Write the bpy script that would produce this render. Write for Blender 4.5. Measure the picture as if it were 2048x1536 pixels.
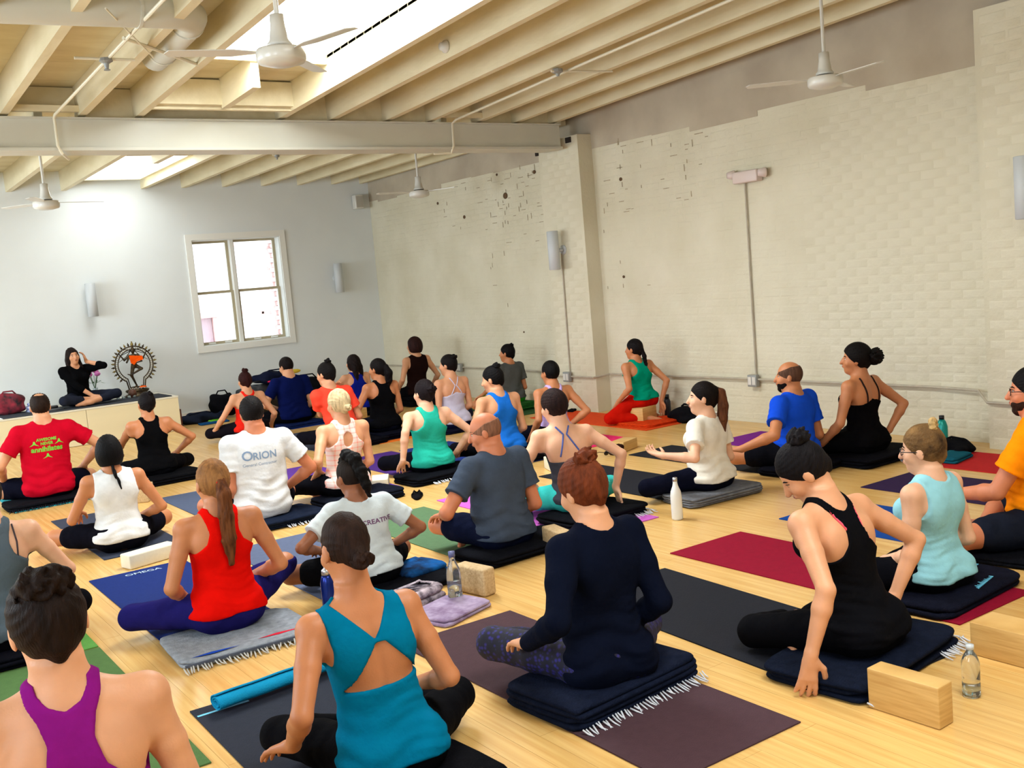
import bpy, bmesh, math, random
import numpy as np
from mathutils import Vector, Matrix
from mathutils.bvhtree import BVHTree
random.seed(7); rng = np.random.RandomState(11)
for o in list(bpy.data.objects): bpy.data.objects.remove(o)
SC = bpy.context.scene; COL = SC.collection
R = math.radians

# ------------------------------------------------------------ camera, world, lights, exposure
cam = bpy.data.cameras.new('camera'); camo = bpy.data.objects.new('camera', cam); COL.objects.link(camo)
cam.sensor_width = 36; cam.lens = 2058.2/2048*36; cam.clip_end = 80
_y, _p, _r = R(34.348), R(-5.996), R(-5.001)
_F = Vector((math.sin(_y)*math.cos(_p), math.cos(_y)*math.cos(_p), math.sin(_p)))
_r0 = Vector((math.cos(_y), -math.sin(_y), 0)); _u0 = _r0.cross(_F)
_rt = _r0*math.cos(_r)+_u0*math.sin(_r); _up = _u0*math.cos(_r)-_r0*math.sin(_r)
camo.matrix_world = Matrix(((_rt.x,_up.x,-_F.x,0),(_rt.y,_up.y,-_F.y,0),(_rt.z,_up.z,-_F.z,1.62),(0,0,0,1)))
cam.dof.use_dof = False
SC.camera = camo

w = bpy.data.worlds.new('sky'); SC.world = w; w.use_nodes = True
bgn = w.node_tree.nodes['Background']; bgn.inputs[0].default_value = (0.80,0.90,1.0,1); bgn.inputs[1].default_value = 4.0

def area(name, loc, rot, sx, sy, power, col):
    l = bpy.data.lights.new(name, 'AREA'); l.shape = 'RECTANGLE'; l.size = sx; l.size_y = sy; l.energy = power; l.color = col
    o = bpy.data.objects.new(name, l); COL.objects.link(o); o.location = loc; o.rotation_euler = rot; return o
area('skylight_near_daylight', (3.31,6.8,3.612), (-.043,0,0), 1.18,2.4, 160,(0.90,0.96,1.0))
area('skylight_far_daylight', (3.56,13.1,3.345), (0,0,0), .86,1.9, 16,(0.86,0.95,1.0))
area('skylight_rear_daylight', (2.6,1.2,3.85), (-.043,0,0), 1.5,2.3, 110,(0.92,0.97,1.0))
# daylight through the tall windows of the left wall (outside the frame)
for i,(yy,pw) in enumerate(((1.0,40),(4.6,45),(8.2,62),(11.8,135))):
    area('window_daylight', (-1.95,yy,1.95), (0,R(-90),0), 1.7,1.9, pw,(0.76,0.89,1.0))
SC.view_settings.view_transform = 'Standard'; SC.view_settings.look = 'None'
SC.view_settings.exposure = 0.25; SC.view_settings.gamma = 1; SC.view_settings.use_curve_mapping = False

# ------------------------------------------------------------ materials
MATS = {}
def lin(c):
    return tuple(((v/255.)/12.92 if v/255. <= .04045 else (((v/255.)+.055)/1.055)**2.4) for v in c)
def mat(name, col, rough=.6, var=0., scale=8., bump=0., bscale=60., spec=.5, metal=0., trans=0., emit=0., stretch=None, col2=None, sheen=0., sss=0., alpha=1., coat=0.):
    if name in MATS: return MATS[name]
    m = bpy.data.materials.new(name); m.use_nodes = True; n = m.node_tree.nodes; L = m.node_tree.links
    b = n['Principled BSDF']; c = lin(col)+(1,)
    b.inputs['Base Color'].default_value = c; b.inputs['Roughness'].default_value = rough
    b.inputs['Specular IOR Level'].default_value = spec; b.inputs['Metallic'].default_value = metal
    b.inputs['Transmission Weight'].default_value = trans
    if sheen: b.inputs['Sheen Weight'].default_value = sheen
    if coat: b.inputs['Coat Weight'].default_value = coat; b.inputs['Coat Roughness'].default_value = .15
    if sss:
        b.inputs['Subsurface Weight'].default_value = sss; b.inputs['Subsurface Radius'].default_value = (.02,.008,.004); b.inputs['Subsurface Scale'].default_value = .6
    if emit: b.inputs['Emission Color'].default_value = c; b.inputs['Emission Strength'].default_value = emit
    tc = n.new('ShaderNodeTexCoord'); mp = n.new('ShaderNodeMapping'); L.new(tc.outputs['Object'], mp.inputs[0])
    if stretch: mp.inputs['Scale'].default_value = stretch
    if var or col2:
        t = n.new('ShaderNodeTexNoise'); t.inputs['Scale'].default_value = scale; t.inputs['Detail'].default_value = 5; L.new(mp.outputs[0], t.inputs[0])
        mx = n.new('ShaderNodeMix'); mx.data_type = 'RGBA'
        rp = n.new('ShaderNodeMapRange'); rp.inputs[1].default_value = .35; rp.inputs[2].default_value = .68; L.new(t.outputs[0], rp.inputs[0]); L.new(rp.outputs[0], mx.inputs[0])
        c2 = lin(col2)+(1,) if col2 else tuple(v*(1-var) for v in c[:3])+(1,)
        mx.inputs[6].default_value = c; mx.inputs[7].default_value = c2; L.new(mx.outputs[2], b.inputs['Base Color'])
    if bump:
        t2 = n.new('ShaderNodeTexNoise'); t2.inputs['Scale'].default_value = bscale; t2.inputs['Detail'].default_value = 3; L.new(mp.outputs[0], t2.inputs[0])
        bp = n.new('ShaderNodeBump'); bp.inputs['Strength'].default_value = bump; bp.inputs['Distance'].default_value = .01; L.new(t2.outputs[0], bp.inputs['Height']); L.new(bp.outputs[0], b.inputs['Normal'])
    MATS[name] = m; return m
def fabric(name, col, **k):
    a = dict(rough=.9, var=.12, scale=14, bump=.25, bscale=55, spec=.04); a.update(k); return mat(name, col, **a)
def skinm(name, col): return mat('skin_'+name, col, rough=.5, var=.14, scale=9, bump=.08, bscale=160, spec=.4, sss=.12)
def hairm(name, col, col2=None): return mat('hair_'+name, tuple(c*(.72 if max(col)<90 else 1) for c in col), rough=.6, var=.5, scale=16, bump=.5, bscale=60, spec=.10, stretch=(3,3,.5), col2=col2)

# ------------------------------------------------------------ mesh builders
class MB:
    def __init__(s): s.v=[]; s.f=[]
    def add(s, vs, fs):
        k=len(s.v); s.v += [tuple(p) for p in vs]; s.f += [tuple(i+k for i in f) for f in fs]; return s
    def box(s, x0,x1,y0,y1,z0,z1, M=None):
        vs=[Vector((x,y,z)) for x in (x0,x1) for y in (y0,y1) for z in (z0,z1)]
        if M is not None: vs=[M@v for v in vs]
        return s.add(vs,[(0,1,3,2),(4,6,7,5),(0,4,5,1),(2,3,7,6),(0,2,6,4),(1,5,7,3)])
    def tube(s, pts, r, n=10, cap=True):
        pts=[Vector(p) for p in pts]; N=len(pts)
        rs=r if isinstance(r,(list,tuple)) else [r]*N
        d0=(pts[1]-pts[0]).normalized(); up=Vector((0,0,1)) if abs(d0.z)<.9 else Vector((1,0,0))
        vs=[]; fs=[]
        for i,p in enumerate(pts):
            d=(pts[min(i+1,N-1)]-pts[max(i-1,0)]).normalized(); a=d.cross(up)
            a=a.normalized() if a.length>1e-6 else Vector((1,0,0)); b=a.cross(d).normalized(); up=b
            for k in range(n):
                t=2*math.pi*k/n; vs.append(p+(a*math.cos(t)+b*math.sin(t))*rs[i])
        for i in range(N-1):
            for k in range(n): fs.append((i*n+k,i*n+(k+1)%n,(i+1)*n+(k+1)%n,(i+1)*n+k))
        if cap: fs.append(tuple(range(n-1,-1,-1))); fs.append(tuple((N-1)*n+k for k in range(n)))
        return s.add(vs,fs)
    def lathe(s, prof, n=20, M=None, c=(0,0,0)):
        vs=[];fs=[]
        for r,z in prof:
            for k in range(n):
                t=2*math.pi*k/n; p=Vector((c[0]+r*math.cos(t),c[1]+r*math.sin(t),c[2]+z)); vs.append(M@p if M is not None else p)
        for i in range(len(prof)-1):
            for k in range(n): fs.append((i*n+k,i*n+(k+1)%n,(i+1)*n+(k+1)%n,(i+1)*n+k))
        fs.append(tuple(range(n-1,-1,-1))); fs.append(tuple((len(prof)-1)*n+k for k in range(n)))
        return s.add(vs,fs)
    def ell(s, c, r, n=12, m=8, M=None):
        vs=[];fs=[]
        for i in range(m+1):
            a=math.pi*i/m
            for k in range(n):
                t=2*math.pi*k/n; p=Vector((c[0]+r[0]*math.sin(a)*math.cos(t),c[1]+r[1]*math.sin(a)*math.sin(t),c[2]-r[2]*math.cos(a))); vs.append(M@p if M is not None else p)
        for i in range(m):
            for k in range(n): fs.append((i*n+k,i*n+(k+1)%n,(i+1)*n+(k+1)%n,(i+1)*n+k))
        return s.add(vs,fs)
    def mesh(s, name, m, smooth=False):
        me=bpy.data.meshes.new(name); me.from_pydata(s.v,[],s.f); me.materials.append(m)
        bm=bmesh.new(); bm.from_mesh(me); bmesh.ops.remove_doubles(bm, verts=bm.verts, dist=1e-6); bmesh.ops.recalc_face_normals(bm, faces=bm.faces); bm.to_mesh(me); bm.free()
        if smooth: me.polygons.foreach_set('use_smooth',[True]*len(me.polygons))
        return me
    def build(s, name, m, parent=None, smooth=False, loc=None, **props):
        me=s.mesh(name,m,smooth); o=bpy.data.objects.new(name,me); COL.objects.link(o)
        if parent: o.parent=parent
        if loc is not None: o.location=loc
        for k,v in props.items(): o[k]=v
        return o
def rbox_mesh(name, sx,sy,sz, bev, m, seg=2, wob=0.):
    """rounded box, base at z=0, centred in x,y"""
    bm=bmesh.new(); bmesh.ops.create_cube(bm,size=1)
    for v in bm.verts: v.co=Vector((v.co.x*sx,v.co.y*sy,(v.co.z+.5)*sz))
    bmesh.ops.bevel(bm,geom=list(bm.edges),offset=bev,segments=seg,profile=.5,affect='EDGES')
    if wob:
        for v in bm.verts: v.co += Vector([random.uniform(-wob,wob) for _ in range(3)])
    me=bpy.data.meshes.new(name); bm.to_mesh(me); bm.free(); me.materials.append(m)
    me.polygons.foreach_set('use_smooth',[True]*len(me.polygons)); 
    return me
def link(name, me, parent=None, loc=(0,0,0), rot=(0,0,0), **props):
    o=bpy.data.objects.new(name,me); COL.objects.link(o); o.location=loc; o.rotation_euler=rot
    if parent: o.parent=parent
    for k,v in props.items(): o[k]=v
    return o
def empty(name, loc=(0,0,0), rz=0, **props):
    o=bpy.data.objects.new(name,None); COL.objects.link(o); o.location=loc; o.rotation_euler=(0,0,rz); o.empty_display_size=.1
    for k,v in props.items(): o[k]=v
    return o
def tag(o,label,cat,group=None):
    o['label']=label; o['category']=cat
    if group: o['group']=group
    return o
# ------------------------------------------------------------ room
M_wall=mat('far_wall_paint',(224,228,227),rough=.7,var=.04,scale=2,bump=.05,bscale=90)
M_brick=mat('painted_brick',(216,209,186),rough=.65,scale=1.6,bump=.7,bscale=16,col2=(205,197,171))
M_mortar=mat('painted_mortar',(216,209,186),rough=.7,scale=1.6,bump=.5,bscale=24,col2=(205,197,171))
M_plaster=mat('plaster_band',(172,158,138),rough=.85,var=.2,scale=1.6,bump=.3,bscale=14,col2=(192,180,158))
M_ceil=mat('ceiling_paint',(226,214,180),rough=.6,var=.08,scale=6,bump=.2,bscale=30,stretch=(1,.3,1),col2=(212,198,160))
M_board=mat('ceiling_board_paint',(222,212,180),rough=.65,var=.12,scale=4,bump=.25,bscale=30,stretch=(.3,1,1),col2=(202,188,150))
M_steel=mat('painted_steel',(206,204,190),rough=.5,var=.05,scale=3)
M_trim=mat('white_trim',(232,231,224),rough=.45)
M_dark=mat('dark_hole',(38,28,22),rough=.9)
M_gray=mat('galvanised_box',(150,152,150),rough=.5,metal=.3)
M_pipe=mat('conduit_paint',(186,176,156),rough=.6,var=.2,scale=12)
M_white=mat('white_enamel',(214,212,204),rough=.3,coat=.3)
M_sky=mat('skylight_glazing',(244,250,252),rough=.4,emit=3.2)
# floor planks run away from the camera (world Y)
M_plank=bpy.data.materials.new('bamboo_planks'); M_plank.use_nodes=True
def plank_mat(m):
    n=m.node_tree.nodes; L=m.node_tree.links; b=n['Principled BSDF']; b.inputs['Roughness'].default_value=.27; b.inputs['Specular IOR Level'].default_value=.5
    oi=n.new('ShaderNodeNewGeometry'); tc=n.new('ShaderNodeTexCoord'); mp=n.new('ShaderNodeMapping'); mp.inputs['Scale'].default_value=(40,1.6,1); L.new(tc.outputs['Object'],mp.inputs[0])
    t=n.new('ShaderNodeTexNoise'); t.inputs['Scale'].default_value=1.; t.inputs['Detail'].default_value=4; L.new(mp.outputs[0],t.inputs[0])
    r=n.new('ShaderNodeMapRange'); r.inputs[1].default_value=.3; r.inputs[2].default_value=.7; L.new(t.outputs[0],r.inputs[0])
    mx=n.new('ShaderNodeMix'); mx.data_type='RGBA'; mx.inputs[6].default_value=lin((226,186,116))+(1,); mx.inputs[7].default_value=lin((210,162,90))+(1,); L.new(r.outputs[0],mx.inputs[0])
    hs=n.new('ShaderNodeHueSaturation'); rr=n.new('ShaderNodeMapRange'); rr.inputs[3].default_value=.90; rr.inputs[4].default_value=1.06
    L.new(oi.outputs['Random Per Island'],rr.inputs[0]); L.new(rr.outputs[0],hs.inputs['Value']); L.new(mx.outputs[2],hs.inputs['Color']); L.new(hs.outputs[0],b.inputs['Base Color'])
plank_mat(M_plank)
M_sub=mat('subfloor',(150,118,66),rough=.8)
XL,XR,YB,YF=-2.0,7.5,-2.0,14.43

floor=MB().box(XL,XR+.1,YB,YF+.1,-.06,-.012).build('floor',M_sub,kind='structure')
PW=.092; PL=1.83
planks=[]
i=0; x=XL
while x<XR:
    y=YB-((i*0.61)%PL)
    while y<YF:
        a,b=max(y,YB),min(y+PL,YF)
        if b-a>.05: planks.append((x,min(x+PW,XR),a,b))
        y+=PL
    x+=PW; i+=1
def near(p):
    cx,cy=(p[0]+p[1])/2,(p[2]+p[3])/2
    v=Vector((cx,cy,-1.62)); z=v.dot(_F)
    if z<.5: return 99
    px=1024+2058*v.dot(_rt)/z; py=768-2058*v.dot(_up)/z
    return z+(0 if -250<px<2300 and py<1750 else 50)
planks.sort(key=near)
for p in planks[:300]:
    MB().box(p[0]+.0005,p[1]-.0005,p[2]+.0006,p[3]-.0006,-.014,0).build('plank',M_plank,floor)
mb=MB()
for p in planks[300:]: mb.box(p[0]+.0005,p[1]-.0005,p[2]+.0006,p[3]-.0006,-.014,0)
mb.build('planks',M_plank,floor,kind='stuff')

# far wall with window opening
WX0,WX1,WZ0,WZ1=4.66,5.96,1.0,2.49
fw=MB(); T=.32
fw.box(XL,WX0,YF,YF+T,0,4.1); fw.box(WX1,XR+.3,YF,YF+T,0,4.1); fw.box(WX0,WX1,YF,YF+T,0,WZ0); fw.box(WX0,WX1,YF,YF+T,WZ1,4.1)
wall_far=fw.build('wall_far',M_wall,kind='structure')
MB().box(3.96,XR,YF-.014,YF,0,.11).build('baseboard_far',M_trim,kind='structure')
# window
win=empty('window_1',(0,0,0),kind='structure')
c=MB(); cw=.085; d=.022
c.box(WX0-cw,WX0,YF-d,YF,WZ0-cw,WZ1+cw); c.box(WX1,WX1+cw,YF-d,YF,WZ0-cw,WZ1+cw); c.box(WX0,WX1,YF-d,YF,WZ1,WZ1+cw); c.box(WX0,WX1,YF-d,YF,WZ0-cw,WZ0)
c.build('casing',M_trim,win)
M_sash=mat('sash_paint',(176,164,134),rough=.5)
M_jamb=mat('jamb_paint',(232,234,230),rough=.5)
c=MB(); c.box(WX0,WX0+.012,YF,YF+.2,WZ0,WZ1); c.box(WX1-.012,WX1,YF,YF+.2,WZ0,WZ1); c.box(WX0,WX1,YF,YF+.2,WZ1-.012,WZ1); c.box(WX0,WX1,YF,YF+.2,WZ0,WZ0+.012)
c.build('window_frame',M_jamb,win)
MB().box(5.235,5.285,YF+.07,YF+.2,WZ0,WZ1).build('mullion',M_trim,win)
M_glass=mat('window_glass',(250,252,252),rough=.0,trans=1.,spec=.2)
for (a,b) in ((WX0+.012,5.235),(5.285,WX1-.012)):
    for (z0,z1,yy) in ((WZ0+.012,1.76,.12),(1.73,WZ1-.012,.155)):
        s_=MB(); t=.038; y0,y1=YF+yy,YF+yy+.032
        s_.box(a,a+t,y0,y1,z0,z1); s_.box(b-t,b,y0,y1,z0,z1); s_.box(a+t,b-t,y0,y1,z0,z0+t); s_.box(a+t,b-t,y0,y1,z1-t*.8,z1)
        so=s_.build('sash',M_sash,win)
        MB().box(a+t,b-t,y0+.012,y0+.016,z0+t,z1-t*.8).build('pane',M_glass,so)
# small sash lifts on the sill rails
for xx in (4.78,5.02,5.46,5.72):
    MB().box(xx,xx+.10,YF+.10,YF+.12,WZ0+.02,WZ0+.042).build('sash_lift',M_trim,win)

# neighbouring building outside
M_red=mat('outside_red_brick',(236,190,184),rough=.9,var=.25,scale=8)
M_pale=mat('outside_pale_render',(244,238,234),rough=.9,var=.06,scale=5)
nb=empty('neighbouring_building',(0,0,0)); tag(nb,'sunlit pale and red brick building seen through the window','building')
MB().box(3,12,17.6,18,-1,7).build('wall',M_pale,nb)
rb=MB()
for r_ in range(70):
    z=-.5+r_*.085
    for k in range(2): rb.box(7.02+k*.2+(.05 if r_%2 else 0),7.2+k*.2+(.05 if r_%2 else 0),17.5,17.6,z,z+.075)
rb.build('brick_strip',M_red,nb,kind='stuff')
for k in range(26):
    zz=.2+random.random()*3.6; xx=6.3+random.random()*.6; MB().box(xx,xx+.18,17.585,17.6,zz,zz+.06).build('brick',M_red,nb)
MB().box(5.3,5.95,17.45,17.6,1.35,1.45).box(5.86,5.94,17.46,17.59,-.5,1.349).build('door_frame',M_red,nb)
MB().box(5.3,5.85,17.52,17.58,-.5,1.35).build('door_panel',mat('outside_door',(196,170,176),rough=.8,var=.2,stretch=(20,1,1)),nb)
MB().box(1,13,14.8,18.2,-1.2,-1.0).build('ground_outside',mat('outside_paving',(200,196,188),rough=.9),kind='structure')

# right wall: masonry core + bricks in relief, plaster band on top
wall_r=MB().box(XR,XR+.3,YB,YF,0,2.95).build('wall_right',M_mortar,kind='structure')
pb=MB(); # plaster band with uneven lower edge
y=YB
while y<YF:
    yy=min(y+random.uniform(.5,1.3),YF); pb.box(XR-.004,XR+.3,y,yy,2.95+random.choice((-.07,-.04,-.02,-.01,.0)),4.15); y=yy
pb.build('plaster_band',M_plaster,wall_r)
BW,BH,PX,PZ=.203,.062,.214,.0738
brick_mes=[]
for k in range(6):
    mb=MB(); h=BW/2; dd=.0004+.00028*k; e=.009
    vs=[(0,-h,0),(0,h,0),(0,h,BH),(0,-h,BH),(-dd,-h+e,e),(-dd,h-e,e),(-dd*1.1,h-e,BH-e),(-dd*.9,-h+e,BH-e)]
    mb.add(vs,[(4,5,6,7),(0,1,5,4),(1,2,6,5),(2,3,7,6),(3,0,4,7)]); brick_mes.append(mb.mesh('brick',M_brick))
bricks=[]
def free(y,z):
    return not (8.95<y<9.8 and z<3.1)
for r_ in range(39):
    z=.03+r_*PZ; y=YB+(PX/2 if r_%2 else 0)
    while y<YF-.1:
        if free(y,z) and y<14.3 and not(y<4.25): bricks.append((XR,y,z))
        y+=PX
# pilasters
def pilaster(y0,y1,xf,ztop,n):
    m=MB(); m.box(xf,XR+.01,y0,y1,0,ztop)
    if n==1: m.box(xf-.0,XR,y0,y0+.32,ztop,ztop+.07)
    p=m.build('trim_%d'%n,M_mortar,kind='structure')
    return p
pil=pilaster(9.0,9.73,7.3,3.03,1)
pil2=pilaster(3.0,4.34,7.3,3.24,2)
def pbricks(y0,y1,xf,zt):
    out=[]
    for r_ in range(int(zt/PZ)):
        z=.03+r_*PZ; n=int((y1-y0)/PX)
        off=(y1-y0-n*PX)/2
        for k in range(n+1 if r_%2 else n):
            yy=y0+off+(k if r_%2 else k+.5)*PX
            if yy-BW/2<y0-.01 or yy+BW/2>y1+.01: continue
            out.append((xf,yy,z))
    return out
pb1=pbricks(9.0,9.73,7.3,3.0); pb2=pbricks(3.2,4.34,7.3,3.2)
def place_bricks(lst,parent,nmax):
    lst=sorted(lst,key=lambda b:(b[1]-2)**2+ (b[2]-1.6)**2*2)
    for (xf,y,z) in lst[:nmax]:
        o=bpy.data.objects.new('brick',random.choice(brick_mes)); COL.objects.link(o); o.location=(xf,y,z); o.scale=(1,random.uniform(.93,1.03),random.uniform(.9,1.06)); o.parent=parent
    mb=MB()
    for (xf,y,z) in lst[nmax:]:
        h=BW/2*random.uniform(.9,1.03); dd=random.uniform(.0003,.0022); e=.008; z1=z+BH*random.uniform(.9,1.05); z+=random.uniform(-.003,.003)
        if random.random()<.012 : continue
        mb.add([(xf,y-h,z),(xf,y+h,z),(xf,y+h,z1),(xf,y-h,z1),(xf-dd,y-h+e,z+e),(xf-dd,y+h-e,z+e),(xf-dd,y+h-e,z1-e),(xf-dd,y-h+e,z1-e)],[(4,5,6,7),(0,1,5,4),(1,2,6,5),(2,3,7,6),(3,0,4,7)])
    if mb.v: mb.build('bricks',M_brick,parent,kind='stuff')
place_bricks(bricks,wall_r,300); place_bricks(pb1,pil,300); place_bricks(pb2,pil2,300)
# open mortar joints and missing chips near the top of the wall
ch=MB()
for k in range(110):
    y=random.choice((random.uniform(9.9,12.4),random.uniform(7.2,8.9),random.uniform(9.8,11.2))); z=random.uniform(2.2,2.93) if k%3 else random.uniform(1.2,2.9)
    if random.random()<.5: ch.box(XR-.0055,XR-.004,y,y+random.uniform(.03,.12),z,z+.008)
    else: ch.box(XR-.0055,XR-.004,y,y+.010,z,z+random.uniform(.03,.07))
ch.build('open_joints',mat('old_mortar',(176,160,130),rough=.9,var=.3,scale=20),wall_r,kind='stuff')
for (y,z,s_) in ((10.75,2.62,.05),(10.1,2.83,.03),(11.75,2.45,.03),(12.4,2.7,.025),(10.9,2.9,.02),(8.55,2.55,.025),(10.6,.9,.015),(8.5,.75,.02),(8.62,1.5,.02)):
    MB().ell((XR-.006,y,z),(.006,s_,s_*.8),10,6).build('chipped_hole',mat('chip_brown',(92,68,44),rough=.9),wall_r,True)
for (y,z,a,b) in ((9.15,3.06,.09,.03),(9.75,3.0,.05,.03)):
    MB().box(7.285,7.305,y-a/2,y+a/2,z-b,z+b).build('broken_corner',M_dark,pil)
# conduit line, boxes and drops on the brick wall
cd=empty('wall_conduit',(7.45,8,.42)); tag(cd,'painted metal conduit running low along the white brick wall with two vertical drops','conduit')
def world_child(mb,name,m,par,smooth=False):
    o=mb.build(name,m,par,smooth); o.matrix_parent_inverse=Matrix.Translation(par.location).inverted() if par.rotation_euler.z==0 else par.matrix_basis.inverted(); return o
world_child(MB().tube([(7.47,14.3,.40),(7.47,12.2,.42),(7.47,9.85,.41),(7.46,9.78,.41),(7.27,9.74,.40),(7.27,9.0,.40),(7.46,8.94,.42),(7.46,7,.43),(7.46,4.9,.43),(7.44,4.5,.42),(7.27,4.33,.36),(7.27,3.1,.35)],.011,8),'pipe',M_pipe,cd)
world_child(MB().tube([(7.48,6.79,.45),(7.48,6.78,2.3)],.009,8),'vertical_pipe',M_pipe,cd)
world_child(MB().tube([(7.285,9.45,.42),(7.285,9.43,1.82)],.009,8),'vertical_pipe',M_pipe,cd)
for (x,y,z,l) in ((7.47,12.15,.42,'galvanised outlet box on the far part of the brick wall'),(7.27,9.46,.40,'galvanised outlet box on the brick pilaster'),(7.47,6.80,.42,'galvanised double outlet box under the emergency light')):
    ob=link('outlet_box',rbox_mesh('outlet_box',.05,.11,.115,.006,M_gray),None,(x-.02,y,z-.06)); tag(ob,l,'outlet','outlet boxes on the brick wall')
    MB().box(-.028,-.025,-.045,-.005,.02,.095).box(-.028,-.025,.006,.046,.02,.095).build('outlet_face',M_white,ob)

# ---------------- ceiling
def zb(Y): return 3.25+.043*(9.4-Y) if Y<9.4 else 3.25-.006*(Y-9.4)
ceil=empty('ceiling',(0,0,0),kind='structure')
JD,JW=.25,.065
def joist(xr,y0,y1,name='joist',dz0=0.,dz1=JD,w=JW):
    m=MB(); m.add([(xr-w,y0,zb(y0)+dz0),(xr,y0,zb(y0)+dz0),(xr,y0,zb(y0)+dz1),(xr-w,y0,zb(y0)+dz1),(xr-w,y1,zb(y1)+dz0),(xr,y1,zb(y1)+dz0),(xr,y1,zb(y1)+dz1),(xr-w,y1,zb(y1)+dz1)],[(0,1,2,3),(5,4,7,6),(0,4,5,1),(3,2,6,7),(0,3,7,4),(1,5,6,2)])
    return m.build(name,M_ceil,ceil)
for xr in (-1.45,-.9,-.35,.2,.75,1.15,1.62,2.22,2.69,3.99,4.52,5.12,5.62,6.21,6.70,7.20): joist(xr,YB,9.33)
for xr in (-1.5,-.9,-.3,.3,.9,1.45,1.9,2.45,3.11,4.13,4.68,5.26,5.84,6.40,6.95,7.42): joist(xr,9.33,YF)
joist(3.62,9.4,12.05)
joist(3.33,8.1,8.85)
# header boards by the near skylight
hz=zb(8.9)
MB().box(2.69,3.93,8.83,8.90,hz+.03,hz+.24).build('header',M_ceil,ceil); MB().box(2.69,3.93,8.90,8.95,hz-.0,hz+.12).build('header',M_ceil,ceil)
# blocking between joists above the girder
for a,b in ((1.62,2.155),(2.22,2.625),(4.0,4.455),(4.52,5.055),(5.12,5.555),(6.21,6.635),(6.70,7.135),(1.15,1.555),(.75,1.085),(2.69,3.925)):
    MB().box(a,b,9.28,9.33,3.25+(.06 if b<2.2 else 0),3.5).build('blocking',M_ceil,ceil)
MB().box(1.62,2.155,9.15,9.2,3.28,3.33).build('blocking',M_ceil,ceil); MB().box(5.62,6.145,9.1,9.15,3.28,3.33).build('blocking',M_ceil,ceil)
# girder
g=MB(); g.box(XL,7.22,9.2,9.42,2.99,3.235); g.box(XL,7.22,9.16,9.46,2.965,2.99); g.box(XL,7.22,9.17,9.45,3.225,3.24)
g.build('girder',M_steel,ceil)
# deck boards (run across, between the skylight openings)
SK=[(2.69,3.93,5.55,8.06),(3.11,4.05,12.12,14.2),(1.8,3.4,0.0,2.4)]
y=YB
while y<YF:
    y1=min(y+.142,YF); segs=[(XL,XR+.3)]
    for (a,b,c0,c1) in SK:
        if y1>c0+.02 and y<c1-.02:
            segs=[s2 for (p,q) in segs for s2 in ((p,min(q,a)),(max(p,b),q)) if s2[1]-s2[0]>.05]
    for p,q in segs:
        z0,z1=zb(y)+JD+random.uniform(0,.004),zb(y1)+JD
        m=MB(); m.add([(p,y+.005,z0),(q,y+.005,z0),(q,y1-.003,z1),(p,y1-.003,z1),(p,y+.003,z0+.025),(q,y+.003,z0+.025),(q,y1-.003,z1+.025),(p,y1-.003,z1+.025)],[(3,2,1,0),(4,5,6,7),(0,1,5,4),(1,2,6,5),(2,3,7,6),(3,0,4,7)])
        m.build('ceiling_board',M_board,ceil)
    y=y1
# roof covering above the boards closes the joints
rf=MB(); 
for (x0,x1,y0,y1) in ((XL-.3,XR+.4,YB-.2,0),(XL-.3,1.8,0,2.4),(3.4,XR+.4,0,2.4),(XL-.3,XR+.4,2.4,5.55),(XL-.3,2.69,5.55,8.06),(3.93,XR+.4,5.55,8.06),(XL-.3,XR+.4,8.06,9.4),(XL-.3,XR+.4,9.4,12.12),(XL-.3,3.11,12.12,14.2),(4.05,XR+.4,12.12,14.2),(XL-.3,XR+.4,14.2,YF+.4)):
    a,b=zb(y0+1e-4)+JD+.03,zb(y1-1e-4)+JD+.03
    x0,x1,y0,y1=x0+(.035 if x0 in(3.4,3.93,4.05) else 0),x1-(.035 if x1 in(1.8,2.69,3.11) else 0),y0+(.035 if y0 in(2.4,8.06,14.2) else 0),y1-(.035 if y1 in(0,5.55,12.12) else 0)
    rf.add([(x0,y0,a),(x1,y0,a),(x1,y1,b),(x0,y1,b),(x0,y0,a+.05),(x1,y0,a+.05),(x1,y1,b+.05),(x0,y1,b+.05)],[(3,2,1,0),(4,5,6,7),(0,1,5,4),(1,2,6,5),(2,3,7,6),(3,0,4,7)])
rf.build('roof_covering',mat('roof_felt',(60,56,50),rough=.9),ceil)
# skylight shafts and panes
for i,(a,b,c0,c1) in enumerate(SK):
    t=.03; m=MB()
    def sl(x0,x1,y0,y1,d0,d1):
        z0,z1=zb(y0)+JD,zb(y1)+JD; m.add([(x0,y0,z0+d0),(x1,y0,z0+d0),(x1,y1,z1+d0),(x0,y1,z1+d0),(x0,y0,z0+d1),(x1,y0,z0+d1),(x1,y1,z1+d1),(x0,y1,z1+d1)],[(3,2,1,0),(4,5,6,7),(0,1,5,4),(1,2,6,5),(2,3,7,6),(3,0,4,7)])
    sl(a-t,a,c0-t,c1+t,-.05,.12); sl(b,b+t,c0-t,c1+t,-.05,.12); sl(a,b,c0-t,c0,-.05,.12); sl(a,b,c1,c1+t,-.05,.12)
    if i==1: sl(a,b,c0-t,c0,-.15,-.05); sl(a,b,c1,c1+t,-.15,-.05); sl(b-.05,b,c0,c1,-.15,.0)
    sk=m.build('skylight_shaft',M_ceil,ceil)
    m=MB(); sl(a,b,c0,c1,*((.03,.05) if i!=1 else (-.13,-.11))); m.build('skylight_pane',M_sky,sk)
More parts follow.
